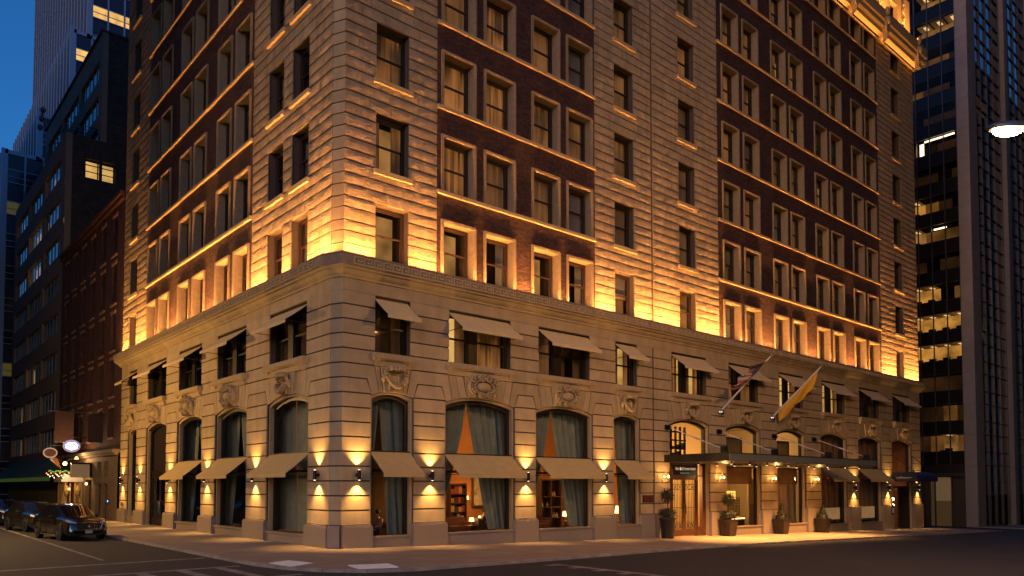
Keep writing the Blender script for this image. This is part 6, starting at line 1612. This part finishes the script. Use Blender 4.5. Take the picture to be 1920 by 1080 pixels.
# ------------------------------------------------------------------ banded office building beyond it
mat('band_render', (.20, .155, .115), .85, var=.12, vscale=.6); mat('pier_brown', (.055, .042, .035), .9)
off = thing('banded_office', 'brown office block with ribbon windows and a set back top', 'building', (0, 0, 0))
OY0, OY1, OT = 51.4, 78.5, 34.7
bands = [(31.0, 32.95), (27.35, 29.3), (23.75, 25.7), (20.1, 22.1), (16.5, 18.5), (12.9, 14.9), (9.3, 11.3), (5.7, 7.7)]
bays = [(53.0 + 8.35*k, 53.0 + 8.35*k + 7.6) for k in range(3)]
m = FM('L'); wall_grid(m, -OY1, -OY0, -.5, OT, [(-y1, -y0, z0, z1) for y0, y1 in bays for z0, z1 in bands], 0, .35); m.build('front_wall', 'band_render', off, recalc=False)
lit_cells = {(2, 1): 1, (1, 2): 1, (3, 1): 1, (5, 1): 2}
cellw = 1.52; fr = MB(); fr.box((-.76, 0, 0), (-.70, .1, 1.95)); fr.box((.70, 0, 0), (.76, .1, 1.95)); fr.box((-.70, 0, 1.89), (.70, .1, 1.95)); fr.box((-.70, 0, 0), (.70, .1, .06)); OFW = fr.data('window', 'lamp_grey')
pp = MB(); pp.box((-.70, .05, .06), (.70, .056, 1.89)); OFP = pp.data('pane', 'pane_glass')
rwm = MB(); rwm.box((-.70, .5, .06), (.70, .52, 1.89)); OFR = {k: rwm.data('blind', k) for k in ('room_lit', 'room_dim', 'curtain_grey', 'curtain_dim')}
r = random.Random(3)
for bi, (z0, z1) in enumerate(bands):
    for ki, (y0, y1) in enumerate(bays):
        for c in range(5):
            w = fplace('window', OFW, 'L', -(y0 + .76 + 1.52*c), .15, z0, off); link('pane', OFP, w)
            q = r.random(); key = 'room_lit' if ((bi, ki) in ((1, 1), (2, 1), (5, 1)) and q < .8) else 'curtain_grey' if q < .45 else 'curtain_dim' if q < .62 else 'room_dim' if q < .66 else None
            if key: link('blind', OFR[key], w)
m = FM('L'); m.face([(-OY1, 1.2, 0), (-OY0, 1.2, 0), (-OY0, 1.2, OT - .5), (-OY1, 1.2, OT - .5)]); m.build('interior_wall', 'room_dark', off, recalc=False)
# flank towards the hotel with one lit pair of windows, then the set back storeys
m = FM('R'); m.v = []; wall_grid(m, .05, 30, 0, OT, [(1.62, 2.88, 30.95, 32.85), (3.0, 4.24, 30.95, 32.9)], OY0 - .02, OY0 + .3); m.build('flank_wall', 'brown_brick', off, recalc=False)
for x0, x1 in ((1.62, 2.88), (3.0, 4.24)):
    m = MB(); m.box((x0, OY0 + .1, 30.95), (x0 + .07, OY0 + .2, 32.85)); m.box((x1 - .07, OY0 + .1, 30.95), (x1, OY0 + .2, 32.85))
    for k in range(4): m.box((x0 + .07, OY0 + .1, 30.95 + .61*k), (x1 - .07, OY0 + .2, 31.01 + .61*k))
    w = m.build('window', 'window_dark', off); m = MB(); m.box((x0 + .07, OY0 + .14, 31.0), (x1 - .07, OY0 + .15, 32.8)); m.build('pane', 'pane_glass', w); m = MB(); m.box((x0, OY0 + 1.2, 30.9), (x1, OY0 + 1.22, 32.9)); m.build('room_wall', 'room_bright', w)
    m = MB(); m.box((x0, OY0 + .35, 30.9), (x1, OY0 + 1.2, 30.95)); m.build('sill', 'joint', w)
m = MB(); m.box((.05, OY0 + .35, OT - .3), (30, OY1, OT)); m.build('roof', 'joint', off)
UX, UT = 2.85, 45.2; ub = [(41.0, 43.0), (37.6, 39.6), (34.95, 36.4)]; ubays = [(52.6 + 8.35*k, 52.6 + 8.35*k + 7.6) for k in range(3)]
m = FM('L'); wall_grid(m, -OY1, -OY0, OT, UT, [(-y1, -y0, z0, z1) for y0, y1 in ubays for z0, z1 in ub], UX, UX + .3); m.build('front_wall', 'band_render', off, recalc=False)
mat('blue_blind', (.32, .34, .42), .9)
OFB = rwm.data('blind', 'blue_blind')
for z0, z1 in ub:
    for y0, y1 in ubays:
        for c in range(5):
            w = fplace('window', OFW, 'L', -(y0 + .76 + 1.52*c), UX + .15, z0, off, (1, 1, (z1 - z0)/1.95)); link('pane', OFP, w); link('blind', OFB, w)
m = FM('R'); m.v = []; wall_grid(m, UX + .01, 30, OT, UT, [], OY0 - .02, OY0); m.build('flank_wall', 'brown_brick', off, recalc=False)
m = MB(); m.box((UX, OY0 - .06, OT + .0), (UX + .5, OY0 - .025, UT)); m.box((.02, OY0 - .06, 0), (.55, OY0 - .025, OT)); m.build('corner_strip', 'band_render', off)
m = MB(); m.box((UX - .15, OY0 - .15, UT), (30, OY1, UT + .2)); m.build('parapet', 'pier_brown', off)
m = MB()
for z in (OT + .35, OT + .7, OT + 1.05): m.tube([(.15, OY1, z), (.15, OY0 + .1, z), (UX, OY0 + .1, z)], .025, 5)
for k in range(18): m.tube([(.15, OY0 + .1 + 1.5*k, OT), (.15, OY0 + .1 + 1.5*k, OT + 1.05)], .02, 5)
m.build('railing', 'black_metal', off)
t = thing('roof_vents', 'cluster of dishes and vents on the setback of the office block', 'vents', (1.2, 72.5, 45.4)); m = MB()
for k in range(3): m.ball((.2, .8*k - .8, -.5 - .7*k), (.3, .45, .35), 10, 6)
m.build('vent', 'lamp_grey', t); m = MB(); m.tube([(.8, 0, -1.9), (.2, 0, -.6)], .08, 6); m.build('mast', 'lamp_grey', t)

# ------------------------------------------------------------------ blue glass tower far up the side street, stepped towards the street
mat('tower_metal', (.26, .30, .38), .35, metal=.5); mat('tower_panel', (.020, .018, .045), .3); mat('tower_pane', (.02, .028, .05), .15, spec=.6)
tow = thing('stepped_tower', 'tall stepped blue metal tower with thin fins against the sky', 'building', (0, 0, 0))
YF = 86.0
tiers = [(8.9, 150.0, 42), (7.0, 63.2, 48), (3.45, 50.6, 60), (-.25, 44.8, 75)]
xr = 26.0
mat('olive_pane', (.10, .085, .03), .2, emis=(1, .8, .2), estr=.02)
pnl, fin, sp = MB(), MB(), MB()
for ti, (x0, zt, depth) in enumerate(tiers):
    zb = 0 if ti == len(tiers) - 1 else tiers[ti + 1][1]
    zt_ = min(zt, 115)
    y1 = YF + depth
    m = MB(); m.box((x0 + .3, YF + .3, 0 if ti == 3 else zb - 1), (xr + 10, y1, zt_)); m.build('tower_body', 'tower_pane', tow)
    m = MB(); m.box((x0, YF, zt_ - .5), (xr, YF + .3, zt_)); m.box((x0, YF + .3, zt_ - .5), (x0 + .3, y1, zt_)); m.build('parapet', 'tower_metal', tow)
    n = int(depth / 2.0)
    for k in range(n): fin.box((x0 - .40, YF + 2.0*k, zb - .5), (x0 + .3, YF + 2.0*k + .5, zt_ + (.35 if ti < 3 else .1)))
    z = zb - 1
    fl = 0
    while z < zt_ - 1.2:
        for k in range(n): sp.box((x0 + .2, YF + 2.0*k + .5, z), (x0 + .295, YF + 2.0*(k+1), z + 1.1))
        z += 3.35
    # street facing panels in two-metre bays with ribbon windows
    nb = int((xr - x0)/2.05) if ti == 0 else int((tiers[ti-1][0] + 2.2 - x0)/2.05) + 1
    z = zt_ - 4.1
    row = 0
    while z > zb - 4:
        for k in range(nb):
            xa = x0 + .1 + 2.05*k
            pm = MB(); pm.box((xa + .1, YF + .12, z + 1.75), (xa + 2.0, YF + .2, z + 3.9)); pm.build('spandrel_panel', 'tower_panel', tow)
            vis = z < 75
            if vis:
                wm = MB(); wm.box((xa + .1, YF + .1, z), (xa + 2.0, YF + .2, z + .1)); wm.box((xa + .1, YF + .1, z + .75), (xa + 2.0, YF + .2, z + .83)); wm.box((xa + .1, YF + .1, z + 1.65), (xa + 2.0, YF + .2, z + 1.75)); w = wm.build('window', 'tower_metal', tow)
                pn = MB(); pn.box((xa + .1, YF + .2, z + .1), (xa + 2.0, YF + .21, z + 1.65))
                lit = (ti == 0 and 62 < z < 66) or (ti == 1 and row == 0)
                half = (ti == 3 and row in (1, 6)) or (ti == 2 and row == 1)
                pn.build('pane', 'room_bright' if lit else ('olive_pane' if half else 'tower_pane'), w) if True else None
        if z >= 75 and row > 12: pass
        z -= 4.1; row += 1
    m = MB()
    for k in range(nb + 1): m.box((x0 + 2.05*k, YF - .02, zb - .2), (x0 + 2.05*k + .2, YF + .12, zt_ - .5))
    m.build('mullions', 'tower_metal', tow)
fin.build('fins', 'tower_metal', tow, kind='stuff'); sp.build('spandrels', 'tower_panel', tow, kind='stuff')
# ------------------------------------------------------------------ dark glass tower beyond the hotel on the wide street
mat('tower_stone', (.30, .275, .255), .8, var=.10, vscale=1.2, bump=.15, bscale=12, bdist=.01, rand=.05); mat('tower_frame', (.030, .028, .030), .4, metal=.4); mat('tower_spandrel', (.010, .009, .009), .35, spec=.3); mat('dark_room', (.022, .018, .015), .9)
mat('light_frame', (.10, .095, .10), .4, metal=.5)
emit('office_a', (1.0, .50, .13), .22, .7, .6); emit('office_b', (1.0, .48, .09), .42, .6, .8); emit('office_dim', (1.0, .46, .18), .022, .6, .4); emit('office_low', (1.0, .46, .11), .11, .6, .5); emit('office_strip', (1.0, .80, .5), 4.0); emit('bulb_dot', (1.0, .75, .45), 6.0); emit('ceiling_grid', (1.0, .70, .32), 1.0)
off2 = thing('glass_tower', 'dark glass office tower with pale stone piers and a few lit floors', 'building', (0, 0, 0))
TX, GZ = 71.1, gz(75)
FPZ = 3.15; NF = 19; FZ0 = 4.62                        # storeys above a tall open base
# corner pier of stone panels
pier_pieces = []
def pier(x0, x1, y0, y1, ztop, h, parent):
    z = GZ - .2; k = 0
    while z < ztop:
        m = MB(); m.box((x0, y0, z), (x1, y1, z + h - .02)); m.build('stone_panel', 'tower_stone', parent); z += h; k += 1
    m = MB(); m.box((x0 + .03, y0 + .03, GZ - .2), (x1 - .03, y1 - .03, ztop)); m.build('pier_core', 'joint', parent)
pier(TX - .25, TX + .95, -.05, 1.06, 70, 3.15, off2)
pier(TX + .97, TX + 2.1, -.05, .75, 70, 3.15, off2)
# west face: three bays of ribbon windows
ycols = [1.12, 2.44, 3.78, 5.1, 6.43, 7.75, 9.1, 10.4]
# storey k runs FZ0 + k*FPZ; spandrel 1.35 high at its bottom
litW = {0: {0: 'office_low', 1: 'office_a', 2: 'office_low'}, 1: {1: 'office_low'}, 2: {2: 'office_dim'}, 3: {c: 'office_b' for c in range(5)}, 4: {c: 'office_b' for c in range(5)}, 5: {0: 'office_low', 2: 'office_b', 3: 'office_b'}, 6: {}, 7: {0: 'office_low', 1: 'office_low', 2: 'office_low', 3: 'office_a'}, 8: {2: 'office_low', 3: 'office_b'}, 9: {}, 10: {}, 11: {}, 12: {2: 'office_dim', 3: 'office_low'}, 13: {0: 'office_dim', 1: 'office_low', 2: 'office_low'}, 14: {0: 'office_a', 1: 'office_a', 2: 'office_a', 3: 'office_low'}, 15: {0: 'office_low', 1: 'office_a', 2: 'office_a'}, 16: {1: 'office_a', 2: 'office_a'}}
for k in range(NF):
    z = FZ0 + FPZ*k
    for c in range(len(ycols) - 1):
        y0, y1 = ycols[c], ycols[c+1]
        m = MB(); m.box((TX + .02, y0 + .04, z), (TX + .08, y1 - .04, z + 1.35)); m.build('spandrel_panel', 'tower_spandrel', off2)
        m = MB(); m.box((TX + .04, y0 + .04, z + 1.39), (TX + .055, y1 - .04, z + FPZ - .04)); p = m.build('pane', 'tower_glass', off2)
        mt = litW.get(k, {}).get(c) or ('office_dim' if (k*5 + c*3) % 4 else 'dark_room')
        if mt:
            m = MB(); m.box((TX + 2.2, y0, z + 1.2), (TX + 2.25, y1, z + FPZ)); m.build('room_wall', mt, p)
            if mt in ('office_b', 'office_a'):
                m = MB(); m.box((TX + .6, y0 + .1, z + 3.15), (TX + 2.2, y1 - .1, z + 3.2)); m.build('ceiling', 'office_low', p)
                m = MB(); m.box((TX + .9, y0 + .35, z + 3.11), (TX + 1.8, y0 + .7, z + 3.14)); m.build('ceiling_light', 'ceiling_grid', p)
                m = MB(); m.box((TX + .5, y0 + .1, z + 1.3), (TX + .9, y0 + .7, z + 1.75)); m.box((TX + .6, y0 + .8, z + 1.3), (TX + .9, y1 - .1, z + 1.55)); m.build('desk', 'dark_room', p)
m = MB()
for y in ycols: m.box((TX - .10, y - .04, 3.2), (TX + .10, y + .04, FZ0 + FPZ*NF))
m.build('mullions', 'light_frame', off2)
m = MB()
for k in range(NF + 1): m.box((TX - .03, ycols[0], FZ0 + FPZ*k - .035), (TX + .1, ycols[-1], FZ0 + FPZ*k + .035)); m.box((TX - .03, ycols[0], FZ0 + FPZ*k + 1.33), (TX + .1, ycols[-1], FZ0 + FPZ*k + 1.40))
m.build('transoms', 'tower_frame', off2)
for y, z in ((3.6, FZ0 + FPZ*10 + 2.9),):
    m = MB(); m.box((TX + .3, 1.5, z), (TX + .4, 4.4, z + .14)); m.build('light_tube', 'office_strip', off2)
m = MB(); m.box((TX + .4, 2.5, FZ0 + FPZ*7 + 2.75), (TX + .55, 3.7, FZ0 + FPZ*7 + 2.87)); m.build('light_tube', 'office_strip', off2)
m = MB(); m.box((TX + .4, 4.5, FZ0 + FPZ*10 + 1.6), (TX + .45, 4.9, FZ0 + FPZ*10 + 2.85)); m.build('light_tube', 'office_strip', off2)
# open base on the west side
m = MB(); m.box((TX - .15, 1.08, 3.35), (TX + .2, 30, FZ0)); m.build('base_beam', 'tower_frame', off2)
m = MB()
for k in range(24): m.box((TX - .18, 1.2 + .22*k, 3.45), (TX - .15, 1.32 + .22*k, 3.75))
m.build('vent_slats', 'light_frame', off2)
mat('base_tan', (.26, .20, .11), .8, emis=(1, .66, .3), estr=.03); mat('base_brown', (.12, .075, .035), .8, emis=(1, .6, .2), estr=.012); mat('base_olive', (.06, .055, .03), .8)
for y0, y1, up, lowm in ((1.08, 2.5, 'base_olive', 'base_olive'), (2.5, 4.1, 'base_tan', 'base_brown'), (4.1, 4.6, 'base_brown', 'base_brown'), (4.6, 7.4, 'base_olive', 'base_olive'), (7.4, 12, 'base_brown', 'base_brown')):
    m = MB(); m.box((TX + .35, y0, .9), (TX + .5, y1 - .03, 3.4)); m.build('base_panel', up, off2); m = MB(); m.box((TX + .35, y0, GZ - .2), (TX + .5, y1 - .03, .88)); m.build('base_panel', lowm, off2)
m = MB()
for y in (1.15, 2.5, 4.1, 4.6, 5.2): m.box((TX + .2, y - .06, GZ - .2), (TX + .35, y + .06, 3.4))
m.build('base_posts', 'light_frame', off2)
# south face: stone fins with four narrow bays between
fx = [TX + 1.8]; 
def south_bay(x0, x1, seed):
    n = 4; w = (x1 - x0)/n; r = random.Random(seed)
    for k in range(-1, NF):
        z = FZ0 + FPZ*k
        if z + FPZ < GZ: continue
        for c in range(n):
            xa, xb = x0 + w*c + .06, x0 + w*(c+1) - .06
            m = MB(); m.box((xa, .30, z + .04), (xb, .34, z + 1.32)); m.build('spandrel_panel', 'tower_glass2', off2)
            m = MB(); m.box((xa, .30, z + 1.38), (xb, .315, z + FPZ - .04)); p = m.build('pane', 'tower_glass2', off2)
            q = r.random()
            mt = None
            if k in (9, 10) and q < .3: mt = 'office_low'
            if k == 4: mt = 'office_low' if q < .6 else 'office_a' if q < .75 else None
            if k == 12 and c in (2, 3) and seed == 1: mt = 'office_b'
            if k in (5, 8, 7) and q < .25: mt = 'office_dim'
            if mt: m = MB(); m.box((xa, 1.6, z + 1.3), (xb, 1.62, z + FPZ)); m.build('room_wall', mt, p)
            if k < 8 and r.random() < .22: m = MB(); m.ball(((xa + xb)/2, .6, z + 2.4), .07, 7, 5); m.build('bulb', 'bulb_dot', p)
    m = MB()
    for c in range(n + 1): m.box((x0 + w*c - .06, .14, GZ), (x0 + w*c + .06, .42, FZ0 + FPZ*NF))
    for k in range(0, NF + 1): m.box((x0, .18, FZ0 + FPZ*k - .03), (x1, .40, FZ0 + FPZ*k + .03)); m.box((x0, .18, FZ0 + FPZ*k + 1.32), (x1, .40, FZ0 + FPZ*k + 1.38))
    m.build('mullions', 'light_frame', off2)
glass('tower_glass2', (.25, .24, .24), 1.6, .015, 1.55)
south_bay(TX + 2.2, TX + 10.5, 1); pier(TX + 10.6, TX + 11.7, -.35, .45, 70, 6.3, off2)
south_bay(TX + 11.8, TX + 20.1, 2); pier(TX + 20.2, TX + 21.3, -.35, .45, 70, 6.3, off2)
m = MB(); m.box((TX + 3.0, 3.0, GZ - .3), (TX + 40, 40, 70)); m.build('tower_core', 'dark_room', off2)
m = MB(); m.box((TX + .96, .8, GZ - .3), (TX + 3.0, .84, 3.0)); m.build('base_panel', 'dark_room', off2)
